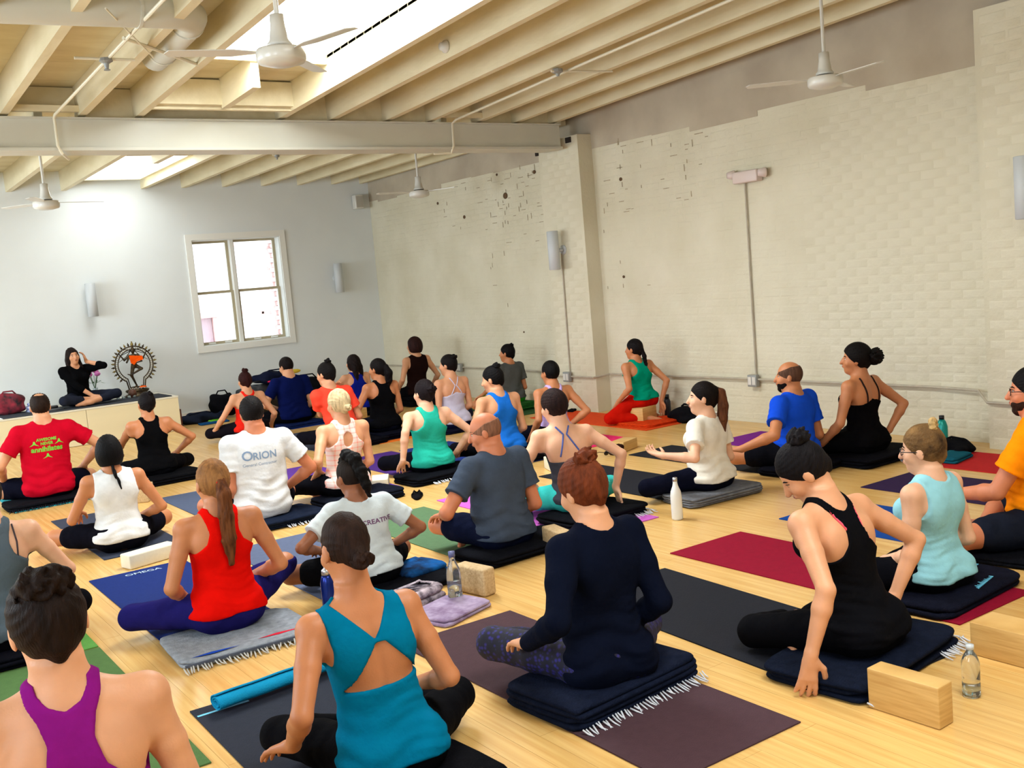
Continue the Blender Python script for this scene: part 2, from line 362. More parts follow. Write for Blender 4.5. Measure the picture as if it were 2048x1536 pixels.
# exposed pipes of the sprinkler run
M_cp=mat('ceiling_pipe_paint',(222,214,190),rough=.5)
sp=empty('sprinkler_pipe',(1.95,8.0,3.3)); tag(sp,'thin painted pipe run crossing the upper left joists, bent down over the steel girder','pipe')
world_child(MB().tube([(1.98,6.0,zb(6)-.02),(1.95,9.1,zb(9.1)-.02),(1.95,9.14,3.22),(1.95,9.14,3.0),(1.98,9.16,2.94),(2.1,9.5,2.94)],.012,8),'pipe',M_cp,sp)
world_child(MB().tube([(1.75,7.38,zb(7.4)-.025),(2.14,7.36,zb(7.4)-.025)],.010,8),'branch_pipe',M_cp,sp)
world_child(MB().lathe([(.04,0),(.045,-.02),(.02,-.035),(.012,-.07),(.022,-.075),(.022,-.08)],12,c=(1.95,7.37,zb(7.4)-.02)),'sprinkler_head',M_gray,sp)
world_child(MB().tube([(1.7,6.3,zb(6.3)-.03),(2.25,7.3,zb(7.3)-.02)],.006,6),'brace_rod',M_cp,sp)
sp2=empty('sprinkler_pipe',(5.75,8.0,3.3)); tag(sp2,'thin painted pipe under the middle ceiling joists, bent down over the steel girder','pipe')
world_child(MB().tube([(5.65,3.2,zb(3.2)-.02),(5.72,7,zb(7)-.02),(5.78,9.05,zb(9.05)-.02),(5.78,9.13,3.22),(5.78,9.14,3.0),(5.78,9.2,2.93),(5.6,9.25,2.93)],.012,8),'pipe',M_cp,sp2)
world_child(MB().tube([(5.55,7.12,zb(7.1)-.03),(6.15,7.02,zb(7.1)-.03)],.010,8),'branch_pipe',M_cp,sp2)
world_child(MB().lathe([(.045,0),(.05,-.025),(.02,-.04),(.012,-.06)],12,c=(5.62,7.12,zb(7.1)-.01)),'sprinkler_head',M_gray,sp2)
sp3=empty('sprinkler_pipe',(5.0,12,3.2)); tag(sp3,'short painted pipe with a sprinkler under the far bay joists','pipe')
world_child(MB().tube([(4.7,11.3,3.22),(5.45,11.2,3.22)],.010,8),'pipe',M_cp,sp3)
world_child(MB().lathe([(.03,0),(.03,-.02),(.012,-.03),(.012,-.05)],12,c=(4.75,11.3,3.22)),'sprinkler_head',M_gray,sp3)
# spiral duct
dk=empty('ventilation_duct',(1.2,6.5,3.42)); tag(dk,'white round ventilation duct with an elbow at the upper left corner of the ceiling','duct')
du=MB(); du.tube([(XL+.2,6.62,3.42),(1.2,6.62,3.42),(2.05,6.55,3.43),(2.22,6.58,3.44),(2.34,6.72,3.45),(2.38,6.95,3.46),(2.40,7.75,3.43)],[.105]*7,20); world_child(du,'duct_body',M_steel,dk,True)
for p,q in (((1.95,6.56,3.43),(1.97,6.56,3.43)),((2.36,6.85,3.455),(2.37,6.88,3.457)),((2.40,7.55,3.44),(2.40,7.58,3.44))):
    world_child(MB().tube([p,q],.112,20),'duct_seam',M_steel,dk)
world_child(MB().tube([(1.95,6.9,3.34),(2.65,7.55,3.34)],.012,6),'hanger_strap',M_cp,dk)
# smoke detector on the joist
sd=MB(); sd.lathe([(.0,0),(.05,0),(.05,-.018),(.035,-.03),(.03,-.055),(0,-.056)],18); o=sd.build('smoke_detector',M_white,None,True,loc=(4.27,7.02,zb(7)+.10)); o.rotation_euler=(0,R(70),0)
o.location=(4.455-.0,7.02,zb(7)+.09); tag(o,'small round white smoke detector on a joist right of the large skylight','smoke detector')
o.rotation_euler=(0,R(90),0)

# left wall and rear wall (outside the frame) with window openings
lw=MB(); lw.box(XL-.3,XL,YB,YF,0,1.0); lw.box(XL-.3,XL,YB,YF,2.9,4.1)
ys=[YB,0.05,1.95,3.65,5.55,7.25,9.15,10.85,12.75,YF]
for k in range(0,len(ys),2): lw.box(XL-.3,XL,ys[k],ys[k+1],1.0,2.9)
lw.build('wall_left',M_wall,kind='structure')
MB().box(XL-.3,XR+.3,YB-.3,YB,0,4.2).build('wall_rear',M_wall,kind='structure')

# ---------------- fixtures
def fan(x,y,z,label,rz):
    zc=zb(y)+ (JD if True else 0)
    f=empty('ceiling_fan',(x,y,z),rz); tag(f,label,'ceiling fan','white industrial ceiling fans')
    MB().tube([(0,0,.16),(0,0,zc-z)],.013,10).build('downrod',M_white,f)
    MB().lathe([(.0,zc-z),(.06,zc-z),(.05,zc-z-.08),(.015,zc-z-.1)],16).build('canopy',M_white,f,True)
    MB().lathe([(.016,.19),(.036,.185),(.038,.13),(.05,.06),(.062,.045),(.062,.03)],20).build('neck',M_white,f,True)
    MB().lathe([(.05,.034),(.062,.03),(.062,.018),(.05,.01)],20).build('collar',mat('dark_rubber',(48,44,38),rough=.6),f,True)
    MB().lathe([(.05,.022),(.118,.016),(.124,.006),(.124,-.035),(.115,-.05),(.06,-.066),(.0,-.07)],28).build('motor_housing',M_white,f,True)
    for k in range(3):
        a=2*math.pi*k/3; M=Matrix.Rotation(a,4,'Z')@Matrix.Rotation(R(7),4,'X')
        b=MB(); b.add([M@Vector(p) for p in ((.12,-.012,.0),(.24,-.05,.0),(.54,-.045,.0),(.56,0,.0),(.54,.04,.0),(.24,.045,.0),(.12,.012,.0),(.12,-.012,.004),(.24,-.05,.004),(.54,-.045,.004),(.56,0,.004),(.54,.04,.004),(.24,.045,.004),(.12,.012,.004))],
          [(6,5,4,3,2,1,0),(7,8,9,10,11,12,13)]+[(i,(i+1)%7,7+(i+1)%7,7+i) for i in range(7)])
        b.build('blade',M_white,f)
    return f
fan(2.17,4.97,2.83,'white ceiling fan hanging in front of the large near skylight',R(45))
fan(6.26,4.86,2.82,'white ceiling fan hanging against the plaster band above the emergency light',R(20))
fan(2.16,10.95,2.72,'white ceiling fan at the left edge, beyond the steel girder',R(5))
fan(6.40,11.0,2.72,'small white ceiling fan beyond the girder, near the far corner',R(55))
M_sc=mat('sconce_paint',(196,200,202),rough=.45)
def sconce(loc,rz,label,h=.44,arm=.0):
    s=empty('wall_sconce',loc,rz); tag(s,label,'wall lamp','grey cylinder wall sconces')
    o=MB().lathe([(.055,0),(.065,.004),(.065,h-.004),(.055,h),(.05,h-.02),(0,h-.02)],22,c=(0,-.105-arm,-h/2)).build('lamp_cylinder',M_sc,s,True)
    MB().tube([(0,-.04-arm,0),(0,-.01,0)],.022,12).build('bracket',M_sc,s,True)
    MB().lathe([(.0,0),(.055,0),(.055,.012),(.0,.014)],18,M=Matrix.Rotation(R(90),4,'X')).build('wall_plate',M_sc,s,True)
sconce((3.225,YF,1.78),0,'pale grey cylinder sconce on the far wall above the seated teacher')
sconce((6.80,YF,1.81),0,'pale grey cylinder sconce on the far wall right of the window')
sconce((7.3,9.40,1.86),R(-90),'pale grey cylinder sconce on the brick pilaster',arm=.04)
sconce((7.3,3.93,1.92),R(-90),'pale grey cylinder sconce cut by the right edge of the photo',arm=.03)
el=empty('emergency_light',(7.5,6.72,2.34)); tag(el,'white twin-head emergency light box on the brick wall','emergency light')
link('light_housing',rbox_mesh('light_housing',.09,.30,.11,.012,mat('emergency_plastic',(216,198,190),rough=.4)),el,(-.05,0,-.05))
for yy in (.19,-.19):
    MB().lathe([(.0,-.03),(.03,-.03),(.045,.03),(.045,.04),(.0,.04)],16,M=Matrix.Translation((-.07,yy,.04 if yy>0 else .02))@Matrix.Rotation(R(90),4,'Y')@Matrix.Rotation(R(30),4,'X')).build('lamp_head',MATS['emergency_plastic'],el,True)
sk=link('wall_speaker',rbox_mesh('wall_speaker',.14,.12,.21,.012,M_white),None,(7.26,YF-.08,2.83)); tag(sk,'small white speaker high on the far wall beside the corner','speaker')
MB().box(-.055,.055,-.063,-.061,.02,.19).build('grille',mat('speaker_grille',(176,170,158),rough=.7),sk)
MB().box(-.02,.02,.05,.09,.08,.12).build('mount',M_white,sk)
# ------------------------------------------------------------ figures: smooth-blended fields turned into one continuous surface
f32=np.float32
def V3(*a): return np.array(a,float)
def rotm(yaw=0,pitch=0,roll=0):
    """yaw: turn left, pitch: nod down, roll: tilt to the right"""
    y,p,r=map(math.radians,(yaw,pitch,roll))
    Rz=np.array([[math.cos(y),-math.sin(y),0],[math.sin(y),math.cos(y),0],[0,0,1]])
    Rx=np.array([[1,0,0],[0,math.cos(p),math.sin(p)],[0,-math.sin(p),math.cos(p)]])
    Ry=np.array([[math.cos(r),0,math.sin(r)],[0,1,0],[-math.sin(r),0,math.cos(r)]])
    return Rz@Ry@Rx
class Grid:
    def __init__(s,lo,hi,h):
        s.lo=np.array(lo,float)-2*h; s.h=h; s.n=np.ceil((np.array(hi,float)+2*h-s.lo)/h).astype(int)+1
        s.f=np.full(tuple(s.n),.5,f32)
    def sl(s,lo,hi):
        a=np.maximum(np.floor((np.array(lo)-s.lo)/s.h).astype(int),0); b=np.minimum(np.ceil((np.array(hi)-s.lo)/s.h).astype(int)+1,s.n)
        if (b<=a).any(): return None
        X,Y,Z=[(s.lo[i]+s.h*np.arange(a[i],b[i])).astype(f32) for i in range(3)]
        return (slice(a[0],b[0]),slice(a[1],b[1]),slice(a[2],b[2])),X[:,None,None],Y[None,:,None],Z[None,None,:]
    def smin(s,idx,d,k):
        g=s.f[idx]
        if k>0:
            hh=np.maximum(k-np.abs(g-d),0)/k; s.f[idx]=np.minimum(g,d)-hh*hh*(k*.25)
        else: s.f[idx]=np.minimum(g,d)
    def prim(s,p,grow=0.,kk=None):
        k=p[-1] if kk is None else kk; m=k+2.5*s.h+grow
        if p[0]=='cap':
            a,b,ra,rb=p[1:5]; rm=max(ra,rb)+m
            q=s.sl(np.minimum(a,b)-rm,np.maximum(a,b)+rm)
            if q is None: return
            idx,X,Y,Z=q; ba=b-a; L=max(ba@ba,1e-9)
            x,y,z=X-a[0],Y-a[1],Z-a[2]
            t=np.clip((x*ba[0]+y*ba[1]+z*ba[2])/L,0,1).astype(f32)
            d=np.sqrt((x-t*ba[0])**2+(y-t*ba[1])**2+(z-t*ba[2])**2)-(ra+grow+(rb-ra)*t)
        elif p[0] in('ell','sub'):
            c,r,M=p[1:4]; r=np.array(r)+grow; rm=max(r)+m
            q=s.sl(c-rm,c+rm)
            if q is None: return
            idx,X,Y,Z=q; x,y,z=X-c[0],Y-c[1],Z-c[2]
            if M is not None: x,y,z=[M[0][i]*x+M[1][i]*y+M[2][i]*z for i in range(3)]
            k0=np.sqrt((x/r[0])**2+(y/r[1])**2+(z/r[2])**2)+1e-6; k1=np.sqrt((x/r[0]**2)**2+(y/r[1]**2)**2+(z/r[2]**2)**2)+1e-6
            d=k0*(k0-1)/k1
            if p[0]=='sub':
                g=s.f[idx]; dd=-d; hh=np.maximum(k-np.abs(g-dd),0)/max(k,1e-6); s.f[idx]=np.maximum(g,dd)+hh*hh*(k*.25); return
        s.smin(idx,d.astype(f32),k)
    def mesh(s,name,m,post=None):
        v,f=surfnet(s.f); v=v*s.h+s.lo
        if post is not None: v=post(v)
        return np_mesh(name,v,f,m)
def surfnet(F):
    S=F<0
    c=[S[a:S.shape[0]-1+a,b:S.shape[1]-1+b,d:S.shape[2]-1+d] for a in(0,1) for b in(0,1) for d in(0,1)]
    anyv=c[0].copy(); allv=c[0].copy()
    for q in c[1:]: anyv|=q; allv&=q
    act=anyv&~allv; I=np.argwhere(act); n=len(I)
    idx=np.full(act.shape,-1,np.int32); idx[act]=np.arange(n,dtype=np.int32)
    off=[(a,b,d) for a in(0,1) for b in(0,1) for d in(0,1)]
    val=np.stack([F[I[:,0]+o[0],I[:,1]+o[1],I[:,2]+o[2]] for o in off],1)
    acc=np.zeros((n,3)); cnt=np.zeros(n)
    for i,a in enumerate(off):
        for j,b in enumerate(off):
            if j<=i or sum(abs(a[k]-b[k]) for k in range(3))!=1: continue
            va,vb=val[:,i],val[:,j]; mk=(va<0)!=(vb<0); t=np.where(mk,va/np.where(mk,va-vb,1),0)
            for k in range(3): acc[:,k]+=np.where(mk,a[k]+(b[k]-a[k])*t,0)
            cnt+=mk
    P=I+acc/cnt[:,None]
    quads=[]
    for ax in range(3):
        o=[0,0,0]; o[ax]=1
        A=S[:S.shape[0]-o[0],:S.shape[1]-o[1],:S.shape[2]-o[2]]; B=S[o[0]:,o[1]:,o[2]:]
        E=np.argwhere(A!=B); b,c_=[(1,2),(2,0),(0,1)][ax]
        ok=(E[:,b]>0)&(E[:,c_]>0)&(E[:,b]<S.shape[b]-1)&(E[:,c_]<S.shape[c_]-1); E=E[ok]
        sg=A[E[:,0],E[:,1],E[:,2]]
        def g(db,dc):
            q=E.copy(); q[:,b]-=db; q[:,c_]-=dc; return idx[q[:,0],q[:,1],q[:,2]]
        Q=np.stack([g(1,1),g(0,1),g(0,0),g(1,0)],1)
        Q[~sg]=Q[~sg][:,::-1]; quads.append(Q)
    return P,np.concatenate(quads)
def np_mesh(name,v,f,m):
    me=bpy.data.meshes.new(name); nv,nf=len(v),len(f)
    me.vertices.add(nv); me.vertices.foreach_set('co',np.ascontiguousarray(v,f32).ravel())
    me.loops.add(nf*4); me.loops.foreach_set('vertex_index',np.ascontiguousarray(f,np.int32).ravel())
    me.polygons.add(nf); me.polygons.foreach_set('loop_start',np.arange(0,nf*4,4,dtype=np.int32))
    try: me.polygons.foreach_set('loop_total',np.full(nf,4,np.int32))
    except Exception: pass
    me.update(calc_edges=True); me.polygons.foreach_set('use_smooth',np.ones(nf,bool)); me.materials.append(m)
    return me

def table(pts):
    hs=np.linspace(-.06,.9,193); w=np.interp(hs,[p[0] for p in pts],[p[1] for p in pts])
    k=np.ones(7)/7; w=np.convolve(np.pad(w,3,'edge'),k,'valid'); return hs,w
PROF={
 'f':dict(a=table([(-.02,.10),(.0,.135),(.04,.160),(.10,.166),(.16,.152),(.24,.134),(.30,.134),(.37,.140),(.45,.150),(.51,.145),(.55,.125),(.58,.085),(.605,.058),(.64,.052),(.9,.05)]),
          bb=table([(-.02,.08),(.0,.10),(.06,.122),(.12,.116),(.20,.095),(.27,.085),(.36,.095),(.46,.100),(.52,.092),(.57,.070),(.60,.055),(.64,.052),(.9,.05)]),
          bf=table([(-.02,.08),(.04,.11),(.12,.115),(.22,.098),(.30,.095),(.42,.100),(.50,.088),(.56,.065),(.60,.052),(.9,.05)]),sw=.168,ar=.043,tr=.082,neck=.052),
 'm':dict(a=table([(-.02,.10),(.0,.13),(.05,.165),(.10,.168),(.18,.156),(.26,.150),(.36,.165),(.45,.182),(.52,.175),(.56,.140),(.59,.095),(.615,.068),(.65,.062),(.9,.06)]),
          bb=table([(-.02,.08),(.0,.10),(.06,.125),(.14,.115),(.24,.100),(.36,.110),(.46,.118),(.53,.105),(.58,.080),(.61,.064),(.65,.060),(.9,.06)]),
          bf=table([(-.02,.08),(.04,.11),(.14,.125),(.24,.115),(.36,.115),(.46,.112),(.54,.085),(.60,.062),(.9,.06)]),sw=.192,ar=.050,tr=.088,neck=.060)}
TH,SHN=.41,.40
LEGS={ # knee, ankle, toe (left side given; right mirrored with its own values)
 'cross':dict(L=((-.35,.25,.12),(.05,.36,.065),(.20,.33,.045)),R=((.35,.27,.12),(-.04,.29,.09),(-.17,.22,.06))),
 'crossT':dict(L=((-.28,.31,.13),(.05,.36,.065),(.18,.30,.045)),R=((.28,.32,.13),(-.04,.29,.09),(-.17,.22,.06))),
 'kneel':dict(L=((-.16,.40,.08),(-.17,.02,.06),(-.17,-.13,.03)),R=((.16,.40,.08),(.17,.02,.06),(.17,-.13,.03))),
 'kneelw':dict(L=((-.30,.34,.08),(-.22,-.02,.06),(-.24,-.16,.03)),R=((.16,.42,.08),(.20,.03,.06),(.20,-.12,.03))),
 'out':dict(L=((-.20,.38,.16),(-.10,.70,.07),(-.08,.80,.12)),R=((.35,.27,.12),(-.04,.29,.09),(-.17,.22,.06))),
}
ARMS={ # wrist, pole, hand direction, back-of-hand normal, curl
 'knee':((.31,.20,.235),(.7,-.9,-.2),(.25,.75,-.35),(0,.3,1),.35),
 'kneestraight':((.34,.16,.20),(.5,-1,0),(.2,.75,-.5),(0,.3,1),.35),
 'lap':((.13,.19,.20),(.45,-1,-.1),(-.8,.55,-.15),(0,.2,1),.45),
 'hip':((.18,.08,.19),(.5,-1,0),(-.35,.8,-.3),(.5,0,1),.4),
 'hipfront':((.17,.13,.20),(1,-1,.1),(-.5,.7,-.2),(.3,0,1),.4),
 'floorback':((.20,-.20,.075),(.6,-1,0),(.15,-.75,-.35),(.2,0,1),.15),
 'floorside':((.33,.02,.075),(.3,-1,0),(.3,.6,-.35),(0,0,1),.15),
 'waistback':((.10,-.14,.24),(1,-.7,0),(-.9,-.1,-.2),(0,-1,.1),.3),
 'face':((-.02,.17,.55),(.7,.3,-1),(-.1,-.1,1),(.3,1,0),.4),
}
TOPS={ # (h,half width) tables for back/front outer edge and neck opening
 'racer':dict(bo=[(0,.4),(.33,.4),(.36,.17),(.40,.10),(.44,.062),(.50,.048),(.545,.060),(.58,.078),(.62,.085)],bi=[(0,-1),(.545,-1),(.560,.0),(.575,.035),(.60,.052),(.62,.055)],fo=[(0,.4),(.40,.4),(.44,.12),(.50,.085),(.58,.078),(.62,.085)],fi=[(0,-1),(.46,-1),(.47,.02),(.53,.05),(.62,.055)]),
 'racerwide':dict(bo=[(0,.4),(.36,.4),(.40,.15),(.45,.09),(.50,.072),(.545,.078),(.58,.088),(.62,.095)],bi=[(0,-1),(.555,-1),(.570,.0),(.58,.035),(.60,.052),(.62,.055)],fo=[(0,.4),(.42,.4),(.45,.13),(.50,.10),(.58,.088),(.62,.095)],fi=[(0,-1),(.46,-1),(.47,.02),(.53,.05),(.62,.055)]),
 'tank':dict(bo=[(0,.4),(.38,.4),(.41,.150),(.47,.128),(.56,.118),(.62,.115)],bi=[(0,-1),(.53,-1),(.545,.0),(.56,.045),(.58,.062),(.62,.068)],fo=[(0,.4),(.40,.4),(.43,.14),(.50,.12),(.62,.115)],fi=[(0,-1),(.46,-1),(.47,.02),(.53,.05),(.62,.066)]),
 'tankhigh':dict(bo=[(0,.4),(.38,.4),(.41,.155),(.47,.142),(.56,.135),(.62,.13)],bi=[(0,-1),(.565,-1),(.58,.0),(.59,.045),(.60,.06),(.62,.068)],fo=[(0,.4),(.40,.4),(.43,.14),(.50,.13),(.62,.13)],fi=[(0,-1),(.52,-1),(.53,.02),(.57,.05),(.62,.066)]),
 'cami':dict(bo=[(0,.4),(.355,.4),(.385,.13),(.40,.08),(.415,.03),(.425,-.02),(.7,-.3)],bi=[(0,-1),(.7,-1)],fo=[(0,.4),(.40,.4),(.43,.12),(.46,.07),(.48,-.02),(.7,-.3)],fi=[(0,-1),(.7,-1)]),
 'low':dict(bo=[(0,.4),(.33,.4),(.35,.10),(.36,.0),(.37,-.05),(.7,-.3)],bi=[(0,-1),(.7,-1)],fo=[(0,.4),(.40,.4),(.43,.12),(.46,.07),(.48,-.02),(.7,-.3)],fi=[(0,-1),(.7,-1)]),
 'tee':dict(bo=[(0,.6),(.7,.6)],bi=[(0,-1),(.572,-1),(.585,.0),(.595,.05),(.61,.068),(.7,.09)],fo=[(0,.6),(.7,.6)],fi=[(0,-1),(.54,-1),(.55,.02),(.58,.055),(.61,.068),(.7,.09)]),
}
TOPS['cutout']=dict(TOPS['tank'],bo=[(0,.4),(.36,.4),(.40,.150),(.47,.138),(.56,.140),(.62,.138)])
def ell_head(c,r,HC,RH,k,sub=False): return ('sub' if sub else 'ell',HC+RH@np.array(c,float),r,RH,k)

def person(label,x,y,yaw=0,hs=.10,s=1.,sex='f',twist=0,lean=(0,0),head=(0,0,0),legs='cross',LA='lap',RA='lap',top='tank',topcol=(20,20,20),topname='tank_top',bottom='leggings',botcol=(12,12,20),
           hair=('bun',),haircol=(30,22,20),skin='light',h=.009,infl=.008,legset=None,face=False,straps=None,strapcol=None,topmat=None,botmat=None,hem=.05,shoulder=0.,wide=1.,z0=0.,neckfwd=0.,elbowup=0.,hairmat=None,glasses=False,neckup=0.,beard=None,slv=.92,sq=1.,group='yoga students seated on their mats'):
    P_=PROF[sex]; hs=hs/s; h=h/s; sk=SK_M[skin]
    pos=np.array([x,y,z0]); Rw=rotm(yaw)
    def loc(P): # world -> local unit
        return (Rw.T@(np.array(P,float)-pos))/s
    # spine frame
    def cx(hh): return lean[0]*np.clip(hh/.58,0,1.3)**1.3
    def cy(hh): return lean[1]*np.clip(hh/.58,0,1.3)**1.3 + .012*np.sin(np.clip(hh/.58,0,1)*math.pi)
    def tw(hh): return np.radians(twist)*np.clip((hh-.08)/.38,0,1)
    def tp(u,v,hh):
        a=float(tw(hh)); return V3(float(cx(hh))+u*math.cos(a)-v*math.sin(a),float(cy(hh))+u*math.sin(a)+v*math.cos(a),hs+hh*sq)
    sw=P_['sw']*wide; prims_t=[]; prims=[]
    shl=tp(-sw,-.005+shoulder,.530+.0); shr=tp(sw,-.005+shoulder,.530)
    nb=tp(0,-.005,.575)
    for S_ in (shl,shr):
        prims_t.append(('cap',nb+V3(0,0,-.012),S_+V3(0,0,.006),.042,P_['ar']+.002,.05))
        prims_t.append(('cap',S_+V3(0,0,-.004),S_+(tp(0,0,.40)-tp(0,0,.53))*.35+V3(0,0,-.02),P_['ar']+.006,P_['ar'],.03))
    for sgn in (-1,1):
        prims_t.append(('ell',tp(sgn*.085*wide,-.062,.435),(.055,.035,.07),None,.05))
        prims_t.append(('ell',tp(sgn*.088,-.035,.075),(.090,.094,.086),None,.04))
        if sex=='f': prims_t.append(('ell',tp(sgn*.070,.085,.415),(.058,.052,.058),None,.03))
    # torso loft
    def torso(G,grow=None,kk=.02,lo=-.03,hi=.70):
        q_=G.sl((min(0,lean[0])-.30,min(0,lean[1])-.26,hs+lo-.03),(max(0,lean[0])+.30,max(0,lean[1])+.26,hs+hi))
        idx,X,Y,Z=q_; H=(Z-hs)/f32(sq); hz=H.ravel()
        def tb(t): return np.interp(hz,t[0],t[1]).astype(f32)[None,None,:]
        a=tb(P_['a'])*wide; bb=tb(P_['bb']); bf=tb(P_['bf'])
        if grow is not None: gr=np.interp(hz,*zip(*grow)).astype(f32)[None,None,:]; a=a+gr; bb=bb+gr; bf=bf+gr
        al=tw(H); u0=X-cx(H).astype(f32); v0=Y-cy(H).astype(f32); u=u0*np.cos(al)+v0*np.sin(al); v=-u0*np.sin(al)+v0*np.cos(al)
        b=np.where(v<0,bb,bf); k0=np.sqrt((u/a)**2+(v/b)**2)+1e-6; k1=np.sqrt((u/a**2)**2+(v/b**2)**2)+1e-6
        d=k0*(k0-1)/k1
        # spine furrow
        if grow is None: d=d+.006*np.exp(-(u/.014)**2)*np.where(v<0,1,0)*np.clip((H-.10)/.05,0,1)*np.clip((.56-H)/.05,0,1)
        d=np.maximum(d,-(H-lo)); d=np.maximum(d,H-(hi-.05))
        return idx,d.astype(f32),u,v,H
    # head
    hy,hp,hr=head; RHd=rotm(hy,hp,hr); RN=rotm(hy*.4,hp*.55,hr*.7)
    NB=tp(0,-.002,.585)+V3(0,neckfwd,0)
    HC=NB+RN@V3(0,.022,.150+neckup); RH=RHd
    prims+= [('cap',tp(0,-.005,.54),HC+RH@V3(0,-.02,-.055),P_['neck']+.004,P_['neck']-.003,.03)]
    prims+= [ell_head((0,-.008,.018),(.074,.093,.092),HC,RH,.02),ell_head((0,.030,-.040),(.058,.064,.072),HC,RH,.03),ell_head((0,.058,-.092),(.028,.030,.026),HC,RH,.03)]
    prims.append(('cap',HC+RH@V3(0,.090,.008),HC+RH@V3(0,.110,-.030),.008,.013,.012))
    for sg in (-1,1):
        prims.append(ell_head((sg*.076,-.004,-.012),(.008,.018,.030),HC,RH,.006))
        prims.append(ell_head((sg*.030,.093,.004),(.016,.012,.012),HC,RH,.008,True))
        prims.append(ell_head((sg*.040,.062,-.028),(.024,.022,.024),HC,RH,.02))
    prims.append(ell_head((0,.094,-.056),(.024,.010,.010),HC,RH,.008))
    # legs
    lg=dict(LEGS[legs] if isinstance(legs,str) else legs)
    if legset: lg.update(legset)
    legp={'L':[],'R':[]}; foot=[]; sleeve_leg={}
    for sd,sg in (('L',-1),('R',1)):
        kn,an,to=[np.array(q,float) for q in lg[sd]]
        hip=V3(sg*.095,.01,hs+.085); tr=P_['tr']
        kn=hip+(kn-hip)*TH/np.linalg.norm(kn-hip); kn[2]=max(kn[2],.065)
        mid=hip+(kn-hip)*.5
        legp[sd]=[('cap',hip,mid,tr+.006,tr-.012,.03),('cap',mid,kn,tr-.012,.058,.02)]
        c1=kn+(an-kn)*.32+V3(0,0,.0)
        legp[sd]+=[('cap',kn,c1,.055,.054,.02),('cap',c1,an,.052,.034,.02)]
        he=an+(an-to)/np.linalg.norm(an-to)*.03
        foot+=[('cap',he+V3(0,0,-.01),an+(to-an)*.5,.030,.032,.02),('cap',an+(to-an)*.5,to,.032,.022,.02),('cap',to,to+(to-an)/np.linalg.norm(to-an)*.035,.021,.014,.012)]
        if legs!='none': pass
    # arms
    armp={}; hands=[]; wr={}
    for sd,sg,S_,A in (('L',-1,shl,LA),('R',1,shr,RA)):
        A=ARMS[A] if isinstance(A,str) else A
        W,pole,hd,hn,curl=[A[0],A[1],A[2],A[3],A[4]]
        if len(W)==4: W=loc(W[1:])       # ('w',x,y,z) world point
        else: W=np.array([W[0]*sg,W[1],W[2]+(hs-.10)*.7])
        pole=np.array([pole[0]*sg,pole[1],pole[2]],float); hd=np.array([hd[0]*sg,hd[1],hd[2]],float); hn=np.array([hn[0]*sg,hn[1],hn[2]],float)
        L1,L2=(.285,.245) if sex=='f' else (.305,.265)
        D=W-S_; dist=np.linalg.norm(D)
        if dist>(L1+L2)*.985: W=S_+D/dist*(L1+L2)*.985; D=W-S_; dist=np.linalg.norm(D)
        if dist<abs(L1-L2)+.05: dist=abs(L1-L2)+.05
        dn=D/np.linalg.norm(D); pp=pole-dn*(pole@dn); pp/=np.linalg.norm(pp)+1e-9
        ca=(L1**2+dist**2-L2**2)/(2*L1*dist); ca=max(-1,min(1,ca)); El=S_+dn*L1*ca+pp*L1*math.sqrt(1-ca*ca)
        r=P_['ar']; m1=S_+(El-S_)*.45; f1=El+(W-El)*.28
        up=[('cap',S_,m1,r+.003,r-.002,.015),('cap',m1,El,r-.002,r-.010,.012)]
        fo=[('cap',El,f1,r-.009,r-.006,.012),('cap',f1,W,r-.008,.0235 if sex=='f' else .027,.012)]
        armp[sd]=(up,fo,S_,El,W)
        # hand
        hd=hd/np.linalg.norm(hd); hn=hn-hd*(hn@hd); hn/=np.linalg.norm(hn)+1e-9; lat=np.cross(hd,hn) # lateral axis
        k=1.06 if sex=='f' else 1.14
        th=-sg*1. # thumb side
        lat=lat if (lat@V3(-sg,0,0)+lat@V3(0,.0,0))>=0 else -lat   # thumb towards the body midline
        hands.append(('cap',W-hd*.01,W+hd*.03,.022*k,.020*k,.012))
        for o_ in (-.022,-.007,.008,.022): hands.append(('cap',W+hd*.02*k+lat*o_*.6*k,W+hd*.082*k+lat*o_*k,.0145*k,.0115*k,.012))
        for o_,ln,sp_ in ((.026,.070,.16),(.009,.079,.05),(-.009,.074,-.06),(-.025,.058,-.17)):
            p0=W+hd*.084*k+lat*o_*k; dv=hd+lat*sp_; dv/=np.linalg.norm(dv); ang=0; rr=.0092*k
            for q,(fr,cu) in enumerate(((.45,.5),(.32,1.),(.23,.8))):
                ang+=curl*cu; d2=dv*math.cos(ang)-hn*math.sin(ang); p1=p0+d2*ln*fr*k
                hands.append(('cap',p0,p1,rr,rr-.0009,.004)); p0=p1; rr-=.0009
        t0=W+hd*.022*k+lat*.022*k; t1=t0+(hd*.6+lat*.75-hn*.15)*.036*k; t2=t1+(hd*.85+lat*.35-hn*.25)*.032*k; t3=t2+(hd*.95+lat*.1-hn*.3)*.022*k
        hands+= [('cap',t0,t1,.0140*k,.0115*k,.010),('cap',t1,t2,.0110*k,.0098*k,.005),('cap',t2,t3,.0096*k,.008*k,.004)]
        wr[sd]=(W,hd,hn)
    # ---- skin surface
    allp=prims_t+prims+[p for sd in 'LR' for p in legp[sd]]+foot+[p for sd in 'LR' for p in armp[sd][0]+armp[sd][1]]+hands
    pts=[q for p in allp for q in ((p[1],p[2]) if p[0]=='cap' else (p[1],))]
    lo=np.min(pts,0)-.11; hi=np.max(pts,0)+.11; lo[2]=max(lo[2],-.02)
    G=Grid(lo,hi,h)
    idx,d,*_=torso(G); G.smin(idx,d,.0)
    for p in prims_t: G.prim(p)
    for p in prims:
        if p[0]!='sub': G.prim(p)
    for p in prims:
        if p[0]=='sub': G.prim(p)
